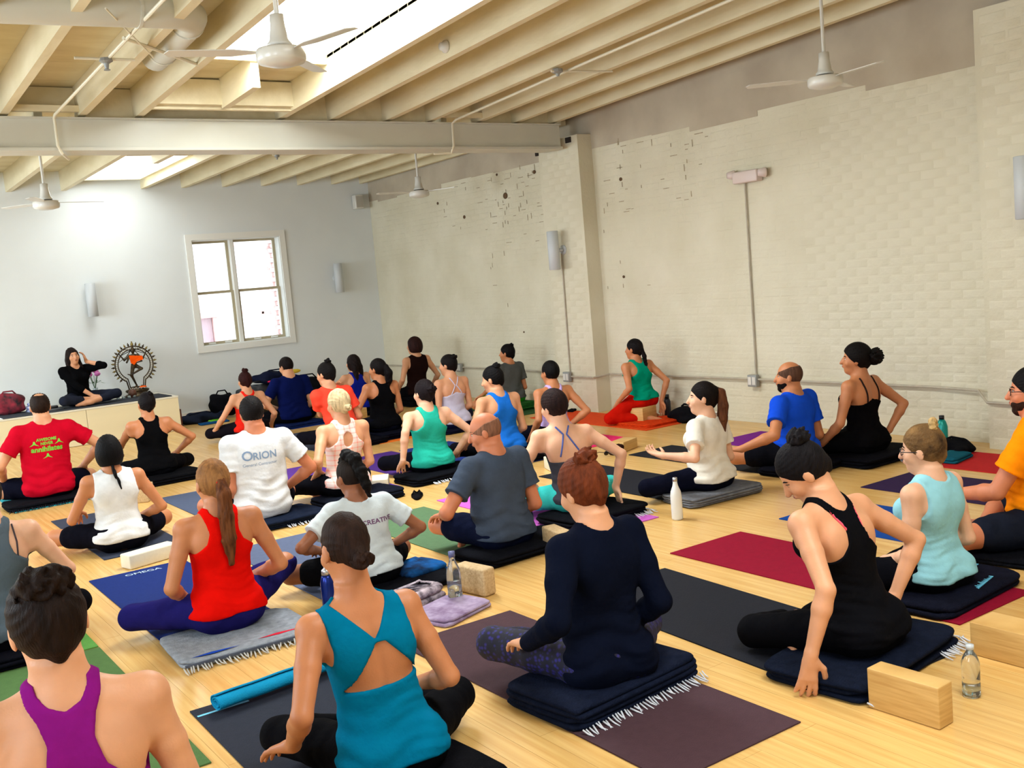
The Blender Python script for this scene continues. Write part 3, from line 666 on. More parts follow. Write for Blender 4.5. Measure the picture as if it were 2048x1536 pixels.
    for sd in 'LR':
        for p in legp[sd]: G.prim(p)
    for p in foot: G.prim(p)
    for sd in 'LR':
        for p in armp[sd][0]+armp[sd][1]: G.prim(p)
    for p in hands: G.prim(p)
    post=lambda v:(v@Rw.T*s)+pos if False else v*s
    me=G.mesh('person',sk,post); root=link('person',me,None,tuple(pos),(0,0,math.radians(yaw))); tag(root,label,'person',group)
    # ---- top
    if top:
        T_=TOPS.get(top if top not in('long','teeLoose') else 'tee'); loose=top in('tee','teeLoose','long')
        gh=h*1.0; tm=topmat or fabric('cloth_%s_%s'%(topname,'_'.join(map(str,topcol))),topcol)
        lo2=np.minimum(np.minimum(shl,shr),tp(-.26,-.24,0)).copy()-.08; hi2=np.maximum(np.maximum(shl,shr),tp(.26,.24,.6)).copy()+.10
        if loose:
            for sd in 'LR':
                e=[armp[sd][3]]+([armp[sd][4]] if top=='long' else [])
                for q in e: lo2=np.minimum(lo2,q-.09); hi2=np.maximum(hi2,q+.09)
        lo2[2]=max(hs-.02,lo2[2]) if top!='long' else max(min(lo2[2],hs),0)
        G2=Grid(lo2,hi2,gh)
        base=infl
        if loose:
            grow=[(-.1,.026+base),(.06,.028+base),(.16,.032+base),(.26,.034+base),(.36,.020+base),(.46,.012),(.56,.010),(.7,.010)] if top!='long' else [(-.1,.012),(.2,.018),(.3,.018),(.45,.012),(.7,.010)]
        else: grow=[(-.1,base+.009),(.12,base+.008),(.2,base+.004),(.4,base),(.7,base)]
        idx,d,u,v,H=torso(G2,grow=grow,lo=hem-.02,hi=.66); G2.smin(idx,d,0)
        for p in prims_t: G2.prim(p,grow=(.018 if loose else infl*.9+.007) if (p[0]=='ell' and p[1][2]<hs+.15) else (.010 if loose else infl*.9))
        if loose:
            for sd in 'LR':
                G2.prim(armp[sd][0][0],grow=.012)
        # folds
        g=G2.f[idx]; rs=x*3.1+y*1.7
        fold=(.0046 if loose else .0030)*np.sin(H*75+10*u*np.sin(rs)+2.2*np.sin(u*19+rs))*np.clip((.34-H)/.14,0,1)*np.clip((H-.05)/.05,.2,1)
        if loose: fold=fold+.0050*np.sin(u*34+3*np.sin(H*9+rs))*np.clip((.5-H)/.2,0,1)*np.clip((H)/.1,0,1)
        fold=fold+.0016*np.sin(H*170+8*u+2*np.sin(u*25+rs))*np.clip((.36-H)/.08,0,1)*np.clip((.5+np.sin(u*14+rs*2)),0,1)
        g=g+fold.astype(f32)
        hz=H.ravel()
        def tb(t): return np.interp(hz,*zip(*t)).astype(f32)[None,None,:]
        au=np.abs(u)
        wo=np.where(v<0,tb(T_['bo']),tb(T_['fo'])); wi=np.where(v<0,tb(T_['bi']),tb(T_['fi']))
        reg=np.maximum(np.maximum(au-wo,wi-au),hem-H+.006*np.sin(u*20))
        if top=='cutout':
            # kite-shaped opening in the middle of the back with the twisted straps crossing above it
            t_=np.clip((.475-H)/.155,0,1); hole=np.maximum(np.abs(u-.012)-(.012+.125*t_),np.maximum(H-.470,(.318+.10*(au*0)+ .10*np.abs(u)*0)-H+ .03*u))
            vneck=np.maximum(au-(H-.478)*.78,.478-H)
            reg=np.maximum(reg,np.where(v<0,np.maximum(-hole,-vneck),-1))
        if top=='racerhole':
            pass
        if straps=='keyhole':
            hole=np.sqrt(((u)/.040)**2+((H-.455)/.062)**2)-1; reg=np.maximum(reg,np.where(v<0,-hole*.04,-1))
        g=np.maximum(g,reg.astype(f32)); G2.f[idx]=g
        fz=G2.f; # anything outside the torso box is dropped
        m_=np.zeros(fz.shape,bool); m_[idx]=True; fz[~m_]=.5
        if loose:
            for sd in 'LR':
                up,fo,S_,El,W=armp[sd]; fr=.62 if top!='long' else 1.
                ax=(El-S_)/np.linalg.norm(El-S_); end=S_+(El-S_)*fr
                if top=='long':
                    segs=[('cap',S_,up[0][2],up[0][3]+.010,up[0][4]+.010,.02),('cap',up[0][2],El,up[1][3]+.010,up[1][4]+.011,.02),('cap',El,fo[0][2],fo[0][3]+.011,fo[0][4]+.009,.02),('cap',fo[0][2],fo[0][2]+(W-fo[0][2])*slv,fo[1][3]+.009,.034,.02)]
                    for p in segs: G2.prim(p)
                else:
                    q=G2.sl(np.minimum(S_,end)-.10,np.maximum(S_,end)+.10)
                    if q is not None:
                        ii,X,Y,Z=q; ba=end-S_; L=ba@ba; xx,yy,zz=X-S_[0],Y-S_[1],Z-S_[2]; t=(xx*ba[0]+yy*ba[1]+zz*ba[2])/L
                        tc=np.clip(t,0,1.2); dd=np.sqrt((xx-tc*ba[0])**2+(yy-tc*ba[1])**2+(zz-tc*ba[2])**2)-(P_['ar']+.012+.012*tc+.002*np.sin(tc*20))
                        dd=np.maximum(dd,(t-1)*math.sqrt(L)); G2.smin(ii,dd.astype(f32),.02)
        if straps and straps!='keyhole':
            for (pl,r_) in straps:
                pp_=[]
                for (uu,hh,side) in pl:
                    a=np.interp(hh,*P_['a'])*wide; b=np.interp(hh,*(P_['bb'] if side<0 else P_['bf'])); vv=side*b*math.sqrt(max(0,1-min(1,(uu/a)**2)))
                    p_=tp(uu,vv,hh)
                    pp_.append(p_+ (V3(0,-.004,.004) if side<0 else V3(0,.004,.004)))
                # refine onto the body surface
                for i in range(len(pp_)-1):
                    if strapcol is None: G2.prim(('cap',pp_[i],pp_[i+1],r_,r_,.004))
        o=link(topname,G2.mesh(topname,tm,post),root)
        if straps and straps!='keyhole' and strapcol is not None:
            bv=bvh_of(me)
            sc_m=fabric('strap_'+'_'.join(map(str,strapcol)),strapcol)
            for (pl,r_) in straps:
                pts_=[]
                for (uu,hh,side) in pl:
                    a=tw(hh); pts_.append((uu,hh,side))
                dense=[]
                for i in range(len(pts_)-1):
                    for t in np.linspace(0,1,7)[:-1]: dense.append(tuple(np.array(pts_[i][:2])*(1-t)+np.array(pts_[i+1][:2])*t)+(pts_[i][2],))
                dense.append(pts_[-1]); wp=[]
                for (uu,hh,side) in dense:
                    o_=Vector(tp(uu,side*.30,hh)*s); t_=Vector(tp(uu,0,hh)*s); hit=bv.ray_cast(o_,(t_-o_).normalized(),.6)
                    if hit[0] is not None: wp.append(hit[0]+hit[1]*.002)
                if len(wp)>1: MB().tube(wp,r_*s,8).build('strap',sc_m,o,True)
        root_top=o
    else: root_top=None
    # ---- bottoms
    if bottom:
        bm_=botmat or fabric('cloth_bottom_'+'_'.join(map(str,botcol)),botcol)
        gr=.007 if bottom in('leggings','capri') else .012
        seg=[]
        for sd in 'LR':
            L_=legp[sd]
            seg+= [('cap',L_[0][1],L_[0][2],L_[0][3]+gr,L_[0][4]+gr,.03)]
            if bottom=='shorts': seg+=[('cap',L_[1][1],L_[1][1]+(L_[1][2]-L_[1][1])*.35,L_[1][3]+.016,L_[1][3]+.012,.02)]
            elif bottom=='shortshorts': pass
            else:
                seg+=[('cap',L_[1][1],L_[1][2],L_[1][3]+gr,L_[1][4]+gr,.02),('cap',L_[2][1],L_[2][2],L_[2][3]+gr,L_[2][4]+gr,.02)]
                e=L_[3][1]+(L_[3][2]-L_[3][1])*(.92 if bottom!='capri' else .35)
                seg+=[('cap',L_[3][1],e,L_[3][3]+gr,L_[3][3]*(.4 if bottom!='capri' else .8)+.034*(.6 if bottom!='capri' else .2)+gr,.02)]
        lo3=np.min([np.minimum(p[1],p[2]) for p in seg],0)-.11; hi3=np.max([np.maximum(p[1],p[2]) for p in seg],0)+.11
        lo3=np.minimum(lo3,V3(-.22,-.20,hs-.03)); hi3=np.maximum(hi3,V3(.22,.1,hs+.2)); lo3[2]=max(lo3[2],-.02)
        G3=Grid(lo3,hi3,h*1.1)
        wl=max(.15,hem+.06)
        idx,d,u,v,H=torso(G3,grow=[(-.1,gr),(.7,gr)],lo=-.025,hi=.66); d=np.maximum(d,H-wl)
        G3.smin(idx,d.astype(f32),0)
        for p in prims_t:
            if p[0]=='ell' and p[1][2]<hs+.12: G3.prim(p,grow=gr)
        for p in seg: G3.prim(p)
        q=G3.sl((-9,-9,-9),(9,9,9)); ii,X,Y,Z=q; G3.f[ii]=np.maximum(G3.f[ii],(Z-hs-.185).astype(f32)*np.ones_like(G3.f[ii]))
        # creases behind the knees and hips
        G3.f[ii]+= (.0018*np.sin(X*55+3*np.sin(Y*22+x))*np.sin(Y*38+2*np.sin(Z*30))).astype(f32)
        link(bottom if bottom!='shortshorts' else 'shorts',G3.mesh('trousers',bm_,post),root)
    # ---- hair
    hm=hairmat or hairm('_'.join(map(str,haircol)),haircol)
    HV=Vector(HC*s); HM=Matrix([list(RH[i])+[0] for i in range(3)]+[[0,0,0,1]])
    build_hair(hair,HC,RH,s,hm,root,min(h,.007),haircol)
    if face:
        M4=Matrix.Translation(HV)@HM@Matrix.Scale(s,4)
        ew=mat('eye_white',(214,206,198),rough=.3); ed=mat('eye_dark',(34,22,16),rough=.3); lp=mat('lips',(158,86,78),rough=.5); bw=hairm('_'.join(map(str,haircol)),haircol)
        for sg in (-1,1):
            e=MB().ell((sg*.030,.0735,.004),(.0125,.009,.0070),12,8,M4).build('eye',ew if face!='down' else sk,root,True)
            MB().ell((sg*.030,.0800,.003),(.0055,.0035,.0055),10,6,M4).build('iris',ed,e,True)
            MB().tube([M4@Vector(p) for p in ((sg*.045,.072,.010),(sg*.030,.0835,.0130),(sg*.017,.083,.010))],.0016*s,6).build('eyelashes',ed,e)
            MB().tube([M4@Vector(p) for p in ((sg*.048,.070,.023),(sg*.033,.0805,.028),(sg*.016,.085,.023))],[.0018*s,.0032*s,.0026*s],6).build('eyebrow',bw,root)
        MB().ell((0,.1000,-.053),(.019,.0055,.0038),12,6,M4).ell((0,.0990,-.0595),(.016,.0055,.0042),12,6,M4).build('lips',lp,root,True)
    M4=Matrix.Translation(HV)@HM@Matrix.Scale(s,4)
    if glasses:
        gm=mat('spectacle_frame',(20,18,20),rough=.3); gg=MB()
        for sg in (-1,1):
            gg.tube([M4@Vector((sg*.034+.024*math.cos(t),.094-.006*abs(math.cos(t)),.002+.017*math.sin(t))) for t in np.linspace(0,2*math.pi,17)],.0022*s,6,False)
            gg.tube([M4@Vector(p) for p in ((sg*.057,.088,.006),(sg*.076,.05,.006),(sg*.080,-.004,.0),(sg*.079,-.02,-.014))],.0022*s,6)
        gg.tube([M4@Vector((-.010,.097,.006)),M4@Vector((.010,.097,.006))],.002*s,6); gg.build('glasses',gm,root,True)
    if beard:
        Gb=Grid((-.08,-.03,-.14),(.08,.12,.0),h*.7); q_=Gb.sl((-1,-1,-1),(1,1,1)); ii,X,Y,Z=q_
        def EE(c,r): x,y,z=X-c[0],Y-c[1],Z-c[2]; k0=np.sqrt((x/r[0])**2+(y/r[1])**2+(z/r[2])**2)+1e-6; k1=np.sqrt((x/r[0]**2)**2+(y/r[1]**2)**2+(z/r[2]**2)**2)+1e-6; return k0*(k0-1)/k1
        d=np.minimum(EE((0,.032,-.046),(.062,.070,.074)),EE((0,.060,-.094),(.034,.036,.032)))+.001*np.sin(X*260)*np.sin(Z*240)
        d=np.maximum(d,Z+.030+.35*np.maximum(0,Y-.03)); d=np.maximum(d,-EE((0,.105,-.056),(.022,.03,.010))); d=np.maximum(d,.0-Y-.0)
        Gb.f[ii]=d.astype(f32); link('beard',Gb.mesh('beard',hairm('beard_'+'_'.join(map(str,beard)),beard),lambda v:((v@RH.T)+HC)*s),root)
    INFO[label]=dict(root=root,top=root_top,tp=tp,s=s,HC=HC,RH=RH,wr=wr,armp=armp,hs=hs,legp=legp)
    return root
INFO={}
SK_M={}
def bvh_of(me):
    n=len(me.vertices); co=np.empty(n*3,f32); me.vertices.foreach_get('co',co); vs=[Vector(p) for p in co.reshape(-1,3)]
    fs=[tuple(p.vertices) for p in me.polygons]; return BVHTree.FromPolygons(vs,fs)

def build_hair(spec,HC,RH,s,hm,root,h,haircol):
    kind=spec[0]; o=spec[1] if len(spec)>1 else {}
    h=h*.8; post=lambda v:((v@RH.T)+HC)*s
    lo=V3(-.16,-.22,-.30 if kind in('long','bob') else -.16); hi=V3(.16,.14,.24)
    G=Grid(lo,hi,h); q=G.sl(lo-1,hi+1); ii,X,Y,Z=q
    th=o.get('thick',.0)
    def E(c,r): 
        r=np.array(r); x,y,z=X-c[0],Y-c[1],Z-c[2]; k0=np.sqrt((x/r[0])**2+(y/r[1])**2+(z/r[2])**2)+1e-6; k1=np.sqrt((x/r[0]**2)**2+(y/r[1]**2)**2+(z/r[2]**2)**2)+1e-6; return k0*(k0-1)/k1
    def C(a,b,ra,rb):
        a,b=np.array(a,float),np.array(b,float); ba=b-a; L=ba@ba+1e-9; x,y,z=X-a[0],Y-a[1],Z-a[2]; t=np.clip((x*ba[0]+y*ba[1]+z*ba[2])/L,0,1)
        return np.sqrt((x-t*ba[0])**2+(y-t*ba[1])**2+(z-t*ba[2])**2)-(ra+(rb-ra)*t)
    def sm(a,b,k): hh=np.maximum(k-np.abs(a-b),0)/k; return np.minimum(a,b)-hh*hh*k*.25
    ys=np.array([-.2,-.06,-.03,.0,.02,.045,.07,.09,.2]); 
    zl={'def':[-.078,-.078,-.070,-.030,-.012,.012,.045,.066,.09]}['def']
    if kind=='bob': zl=[-.10,-.10,-.10,-.095,-.09,-.07,.045,.060,.09]
    if kind=='long': zl=[-.28,-.28,-.25,-.12,-.09,-.05,.045,.062,.09]
    if kind=='short': zl=[-.088,-.088,-.075,-.035,-.012,.012,.040,.060,.09]
    if kind=='buzz': zl=[-.080,-.080,-.065,-.025,.0,.025,.06,.09,.2]
    hl=np.interp(Y.ravel(),ys,zl)[None,:,None]
    ang=np.arctan2(Y+.01,X); 
    tie=o.get('tie',(0,-.09,.03))
    rx,ry,rz=X-tie[0],Y-tie[1],Z-tie[2]; az=np.arctan2(rx,rz+1e-6)
    gv=.0012*np.sin(az*26+3*np.sin(Z*30))
    if kind=='buzz':
        d=E((0,-.010,.018),(.0765+th,.0955+th,.0945+th)); top=o.get('bald',.035); hl=np.interp(Y.ravel(),ys,[-.080,-.080,-.065,-.025,-.012,-.005,.0,.09,.2])[None,:,None]
        d=np.maximum(d,np.maximum(hl-Z, (Z-top)+np.maximum(0,Y+.02)*.35+ .0*X))
    else:
        v=o.get('vol',0.); d=E((0,-.014,.020),(.080+v,.101+v,.102+v*.8))+gv
        if kind in('bob','long'):
            d=sm(d,E((0,-.022,-.03),(.090+v,.092+v,.105)),.03)
            if kind=='long': d=sm(d,sm(C((-.045,-.075,-.06),(-.05,-.085,-.25),.045,.03),C((.045,-.075,-.06),(.05,-.085,-.25),.045,.03),.03),.03); d=sm(d,sm(C((-.072,-.01,-.04),(-.088,.015,-.20),.022,.020),C((.072,-.01,-.04),(.088,.015,-.20),.022,.020),.02),.02) if o.get('front') else d; d=d+.002*np.sin(X*150+4*np.sin(Z*25)); hl=hl-(.24*np.clip((np.abs(X)-.060)/.008,0,1)*np.clip((.05-Y)/.02,0,1) if o.get('front') else 0)
        if o.get('spot'): d=np.maximum(d,-(E((0,-.035,.115),(.050,.052,.050))))
        d=np.maximum(d,hl-Z)
        if kind=='mohawk':
            side=np.maximum(E((0,-.010,.018),(.0765,.0955,.0945)),hl-Z)
            m=None
            for a_,b_,ra,rb in (((0,.05,.09),(0,-.02,.13),.022,.034),((0,-.02,.13),(0,-.09,.10),.034,.036),((0,-.09,.10),(.0,-.125,.02),.036,.034),((.0,-.125,.02),(.01,-.13,-.06),.034,.026),((.01,-.13,-.06),(.02,-.12,-.13),.026,.014)):
                e_=C(a_,b_,ra,rb); m=e_ if m is None else sm(m,e_,.02)
            m=m+.005*np.sin(Z*130+X*40)*np.sin(Y*110); 
            G.f[ii]=m.astype(f32); mo=link('hair_crest',G.mesh('hair_crest',hm,post),root); G.f[ii]=side.astype(f32)
            link('hair',G.mesh('hair',hairm('buzz_side',(52,40,34)),post),root); return
        # wisps at the nape
        if kind in('bun','pony'): d=sm(d,C((0,-.082,-.045),(0,-.074,-.068),.020,.013),.03)
    if kind in('pony','bun'):
        # gathered hair swells towards the tie
        d=sm(d,C(tuple(np.array(tie)*.82),tie,.030,.020),.035)
    G.f[ii]=d.astype(f32)*np.ones_like(G.f[ii]); ho=link('hair',G.mesh('hair',hm,post),root)
    hm2=o.get('mat2') or hm
    if kind=='bun':
        c=np.array(tie)*1.0+np.array(o.get('boff',(0,-.018,.02))); r=o.get('r',(.036,.034,.034))
        G=Grid(c-np.max(r)-.04,c+np.max(r)+.04,h); q=G.sl(c-1,c+1); ii,X,Y,Z=q
        d=E(c,r); tw=np.arctan2(Z-c[2],X-c[0]); d=d+.005*np.sin(tw*3+np.sqrt((X-c[0])**2+(Z-c[2])**2)*160+Y*60)+o.get('mess',.003)*np.sin(X*170+Y*90)*np.sin(Z*150)
        if o.get('ring'): rr_=np.sqrt((X-c[0])**2+(Z-c[2])**2); d=np.sqrt((rr_-.022)**2+(Y-c[1])**2)-.017+.003*np.sin(tw*9)
        G.f[ii]=d.astype(f32); link('hair_bun',G.mesh('hair_bun',hm2,post),root)
    for path in ([o['path']] if 'path' in o else []):
        # tail given in head space but falling under gravity: list of (x,y,z,r)
        pts=[np.array(p[:3],float) for p in path]; rs=[p[3] for p in path]; lo=np.min(pts,0)-.07; hi=np.max(pts,0)+.07
        G=Grid(lo,hi,h); q=G.sl(lo-1,hi+1); ii,X,Y,Z=q; d=None
        for i in range(len(pts)-1):
            e_=C(pts[i],pts[i+1],rs[i],rs[i+1]); d=e_ if d is None else sm(d,e_,.012)
        d=d+.0022*np.sin(X*230+4*np.sin(Z*22))+.0012*np.sin(X*410+Z*20)
        G.f[ii]=d.astype(f32)*np.ones_like(G.f[ii]); link('ponytail',G.mesh('ponytail',hm2,post),root)
        if o.get('band'):
            c=Vector((RH@pts[0]+HC)*s); M=Matrix.Translation(c)
            MB().ell((0,0,0),(.026*s,.022*s,.020*s),14,8,M).build('hair_tie',fabric('hair_tie_'+'_'.join(map(str,o['band'])),o['band']),root,True)
# ------------------------------------------------------------ people
SK_M.update(light=skinm('light',(220,158,118)),fair=skinm('fair',(232,178,144)),tan=skinm('tan',(198,128,84)),red=skinm('ruddy',(208,128,90)),brown=skinm('brown',(152,94,62)))
DK=(24,18,18); BR=(52,32,22); AU=(112,52,26); BL=(226,196,150); LB=(178,134,88)
W=lambda *a:('w',)+a
def mk(w,pole=(1,-.7,0),hd=(.1,.8,-.4),hn=(0,.2,1),curl=.35): return (w,pole,hd,hn,curl)
NEAR,MID,FAR=.0065,.0085,.011
cloth=fabric
M_check=None
def plaid():
    m=bpy.data.materials.new('pink_plaid'); m.use_nodes=True; n=m.node_tree.nodes; L=m.node_tree.links; b=n['Principled BSDF']; b.inputs['Roughness'].default_value=.9; b.inputs['Specular IOR Level'].default_value=.15
    tc=n.new('ShaderNodeTexCoord'); sx=n.new('ShaderNodeSeparateXYZ'); L.new(tc.outputs['Object'],sx.inputs[0]); out=[]
    for ax,sc in ((2,26),(0,22)):
        mu=n.new('ShaderNodeMath'); mu.operation='MULTIPLY'; mu.inputs[1].default_value=sc; L.new(sx.outputs[ax],mu.inputs[0])
        fr=n.new('ShaderNodeMath'); fr.operation='FRACT'; L.new(mu.outputs[0],fr.inputs[0])
        gt=n.new('ShaderNodeMath'); gt.operation='GREATER_THAN'; gt.inputs[1].default_value=.74; L.new(fr.outputs[0],gt.inputs[0]); out.append(gt)
    ad=n.new('ShaderNodeMath'); ad.operation='ADD'; L.new(out[0].outputs[0],ad.inputs[0]); L.new(out[1].outputs[0],ad.inputs[1])
    mn=n.new('ShaderNodeMath'); mn.operation='MULTIPLY'; mn.inputs[1].default_value=.32; L.new(ad.outputs[0],mn.inputs[0])
    mx=n.new('ShaderNodeMix'); mx.data_type='RGBA'; mx.inputs[6].default_value=lin((250,226,218))+(1,); mx.inputs[7].default_value=lin((255,120,84))+(1,); L.new(mn.outputs[0],mx.inputs[0]); L.new(mx.outputs[2],b.inputs['Base Color'])
    return m
def scaly(name,c1,c2,sc):
    m=bpy.data.materials.new(name); m.use_nodes=True; n=m.node_tree.nodes; L=m.node_tree.links; b=n['Principled BSDF']; b.inputs['Roughness'].default_value=.8
    tc=n.new('ShaderNodeTexCoord'); v=n.new('ShaderNodeTexVoronoi'); v.inputs['Scale'].default_value=sc; L.new(tc.outputs['Object'],v.inputs[0])
    r=n.new('ShaderNodeMapRange'); r.inputs[1].default_value=.15; r.inputs[2].default_value=.5; L.new(v.outputs[0],r.inputs[0])
    mx=n.new('ShaderNodeMix'); mx.data_type='RGBA'; mx.inputs[6].default_value=lin(c1)+(1,); mx.inputs[7].default_value=lin(c2)+(1,); L.new(r.outputs[0],mx.inputs[0]); L.new(mx.outputs[2],b.inputs['Base Color'])
    return m
STR_CROSS=[([(-.075,.39,-1),(-.012,.545,-1),(-.045,.60,-1)],.0055),([(.075,.39,-1),(.012,.545,-1),(.045,.60,-1)],.0055)]
STR_Y=[([(-.07,.40,-1),(-.010,.50,-1),(-.055,.595,-1)],.006),([(.07,.40,-1),(.010,.50,-1),(.055,.595,-1)],.006)]
STR_STR=[([(-.075,.40,-1),(-.078,.50,-1),(-.075,.59,-1)],.007),([(.075,.40,-1),(.078,.50,-1),(.075,.59,-1)],.007)]

def people():
  # row 1 (nearest)
  person('woman in a teal blue top with a triangular cut-out back, hair in a low knot',1.406,2.922,-6,hs=0.06,s=0.974,sq=0.992,h=NEAR,twist=4,lean=(-0.060,0.05),head=(8,18,2),LA=mk(W(1.10,3.00,.22),(.3,-1,.0),(.3,.8,-.3)),RA=mk(W(1.60,3.10,.24),(.3,-1,0),(-.5,.8,-.2)),
     top='cutout',topcol=(0,112,150),topname='cut_out_top',botcol=(10,10,14),hair=('bun',dict(tie=(0,-.098,-.045),boff=(0,-.008,-.012),r=(.040,.024,.030),vol=-.004,band=None)),haircol=(62,38,28),skin='tan',hem=.06,neckup=.03,legset=dict(L=((-.26,.34,.13),(.05,.38,.065),(.18,.33,.045))))
  person('woman in a purple racerback tank with dark piled-up hair, nearest the lower left corner',0.434,2.565,-4,hs=0.09,s=1.064,sq=1.040,h=NEAR,twist=-6,lean=(-0.029,0.03),head=(4,6,-4),LA='lap',RA=mk((.24,.20,.22),(.2,-1,-.2),(-.1,.9,-.1)),
     top='racer',topcol=(132,22,120),topname='racerback_tank',botcol=(22,22,44),hair=('bun',dict(tie=(0,-.055,.095),boff=(0,-.01,.0),r=(.062,.055,.040),mess=.006,vol=.003)),haircol=(44,26,18),skin='light',hem=.06)
  person('woman in a navy black long-sleeved top with an auburn topknot',2.361,2.978,-8,hs=0.07,s=1.008,sq=0.981,h=NEAR,twist=12,lean=(0.004,0.02),head=(16,20,-4),LA=mk(W(2.05,3.05,.27),(.2,-1,0),(-.1,.9,-.2),(0,.3,1),.45),RA=mk((.15,.12,.22),(.3,-1,0),(-.8,.5,-.1)),
     top='long',topcol=(9,14,30),topname='long_sleeved_top',botcol=(30,26,96),hair=('bun',dict(tie=(0,-.075,.085),boff=(0,-.004,.022),r=(.048,.036,.030),mess=.007,vol=.004)),haircol=AU,skin='light',hem=.02,botmat=scaly('scaled_leggings',(36,30,120),(8,8,34),55),legset=dict(L=((-.30,.36,.17),(.10,.38,.07),(.22,.30,.045))))
  person('woman in a black racerback with a pink bra edge, looking down over her left arm',3.271,2.484,6,hs=0.07,s=1.000,sq=0.975,h=NEAR,twist=-6,lean=(-0.076,0.1),head=(42,44,-6),LA=mk(W(2.85,2.41,.16),(.2,-1,.4),(.12,.12,-1),(.7,-.7,0),.28),RA=mk((.17,-.03,.24),(1,-.55,.2),(-.6,-.1,-.5),(0,-1,.2),.3),
     top='racer',topcol=(12,12,16),topname='racerback_tank',botcol=(9,9,13),hair=('bun',dict(tie=(0,-.070,.080),boff=(0,-.012,.022),r=(.046,.042,.036),mess=.008,vol=.0)),haircol=(28,22,26),skin='light',face='down',hem=.04,straps=[([(-.060,.42,-1),(-.040,.48,-1),(-.058,.54,-1),(-.068,.59,-1)],.0045),([(.064,.42,-1),(.044,.48,-1),(.060,.54,-1),(.070,.59,-1)],.0045)],strapcol=(255,96,120),legset=dict(L=((-.17,.38,.09),(.05,.42,.065),(.20,.38,.045))))
  person('woman in a pale blue sleeveless top with glasses and a blonde-streaked topknot',4.110,2.726,-4,hs=0.05,s=0.942,sq=0.886,h=NEAR,twist=6,lean=(0.019,0.02),head=(24,8,-4),LA='lap',RA='lap',
     top='tankhigh',topcol=(150,208,220),topname='sleeveless_top',botcol=(10,10,16),hair=('bun',dict(tie=(0,-.060,.085),boff=(.0,-.012,.022),r=(.034,.030,.030),ring=True,mat2=hairm('blonde_bun',(204,168,112)))),haircol=(84,60,44),skin='fair',face=True,glasses=True,hem=.06,infl=.012,hairmat=mat('hair_streaked',(150,112,66),rough=.6,spec=.1,bump=.6,bscale=60,scale=5,col2=(44,30,22),stretch=(2,2,1.4)))
  person('bearded man in an orange t-shirt and glasses, cut by the right edge',5.106,2.741,16,hs=0.05,s=1.029,sq=1.011,sex='m',h=NEAR,twist=0,lean=(0.016,0.03),head=(10,4,0),LA=mk(W(4.87,3.10,.28),(.5,-.6,-.2),(.0,.8,-.4)),RA='knee',
     top='tee',topcol=(255,142,10),topname='t_shirt',bottom='shorts',botcol=(24,28,40),hair=('short',),haircol=DK,skin='red',face=True,glasses=True,beard=(70,42,30))
  # row 2
  person('woman in a red racerback tank with a long light brown ponytail',1.540,4.887,-2,hs=0.06,s=0.981,sq=0.943,h=NEAR,twist=0,lean=(0.015,0.02),head=(4,6,2),LA=mk((.15,.16,.21),(.75,-1,0),(-.4,.8,-.2)),RA=mk((.17,.16,.24),(.75,-1,0),(-.3,.9,0)),
     top='racerwide',topcol=(226,14,6),topname='racerback_tank',botcol=(30,26,92),hair=('pony',dict(tie=(0,-.108,.012),band=(210,30,30),path=[(0,-.112,.005,.024),(0,-.135,-.06,.034),(.0,-.130,-.16,.036),(.005,-.118,-.28,.034),(.012,-.100,-.40,.014)],mat2=hairm('brown_tail',(116,68,36),(70,38,22)))),haircol=(158,108,62),skin='tan',hem=.07,legset=dict(R=((.33,.20,.20),(-.04,.29,.09),(-.17,.22,.06))))
  person('woman in a grey tank with thin back straps, cut by the left edge',.63,5.45,-4,hs=0.06,s=0.990,sq=1.013,h=MID,lean=(0,.02),head=(0,5,0),LA='lap',RA=mk((.22,.20,.24),(1,-.7,0),(-.2,.8,-.3)),
     top='racerwide',topcol=(86,98,108),topname='tank_top',botcol=(9,9,14),hair=('bun',dict(tie=(0,-.08,.06))),haircol=BR,skin='fair',straps=[([(.10,.40,-1),(.105,.50,-1),(.095,.58,-1)],.004)],strapcol=(70,60,64))
  person('woman in a pale grey t-shirt with shaved sides and a dark crest of hair',2.380,5.000,0,hs=0.05,s=0.896,sq=0.840,h=MID,twist=0,lean=(-0.035,0.02),head=(10,8,-4),LA=mk(W(2.15,5.10,.24),(1,-.5,-.1),(-.2,.8,-.2)),RA=mk((.20,.10,.23),(1,-.8,0),(-.7,.5,-.1)),
     top='tee',topcol=(208,218,222),topname='t_shirt',bottom='shorts',botcol=(9,9,12),hair=('mohawk',),haircol=(22,18,18),skin='brown',infl=.006,hem=.07,face=False)
  person('balding man in a charcoal t-shirt and navy shorts, hand on his left knee',3.268,4.995,4,hs=0.06,s=0.971,sq=0.928,sex='m',h=NEAR,twist=4,lean=(-0.020,0.02),head=(48,16,0),LA=mk(W(2.98,5.17,.26),(.8,-.6,-.3),(-.1,.9,-.2),(0,.2,1),.4),RA='lap',
     top='tee',topcol=(66,76,92),topname='t_shirt',bottom='shorts',botcol=(14,20,44),hair=('buzz',dict(bald=.050,thick=.002)),haircol=(150,104,80),skin='red',face=True,infl=.004,legset=dict(L=((-.20,.36,.16),(.05,.34,.065),(.2,.30,.05))))
  person('woman with a pixie cut, backless grey top and crossed blue straps, right arm propped behind',4.081,5.304,-14,hs=0.07,s=0.971,sq=0.929,h=MID,twist=-8,lean=(-0.063,0.08),head=(22,8,-8),LA=mk((.24,.16,.22),(1,-.6,0),(0,.8,-.3)),RA=mk(W(4.33,5.22,.16),(1,-.8,.3),(.1,-.3,-1),(1,0,0),.15),
     top='low',topcol=(66,66,76),topname='backless_top',botcol=(60,196,190),bottom='leggings',hair=('short',dict(vol=.003)),haircol=(58,36,34),skin='fair',straps=STR_CROSS,strapcol=(84,104,178))
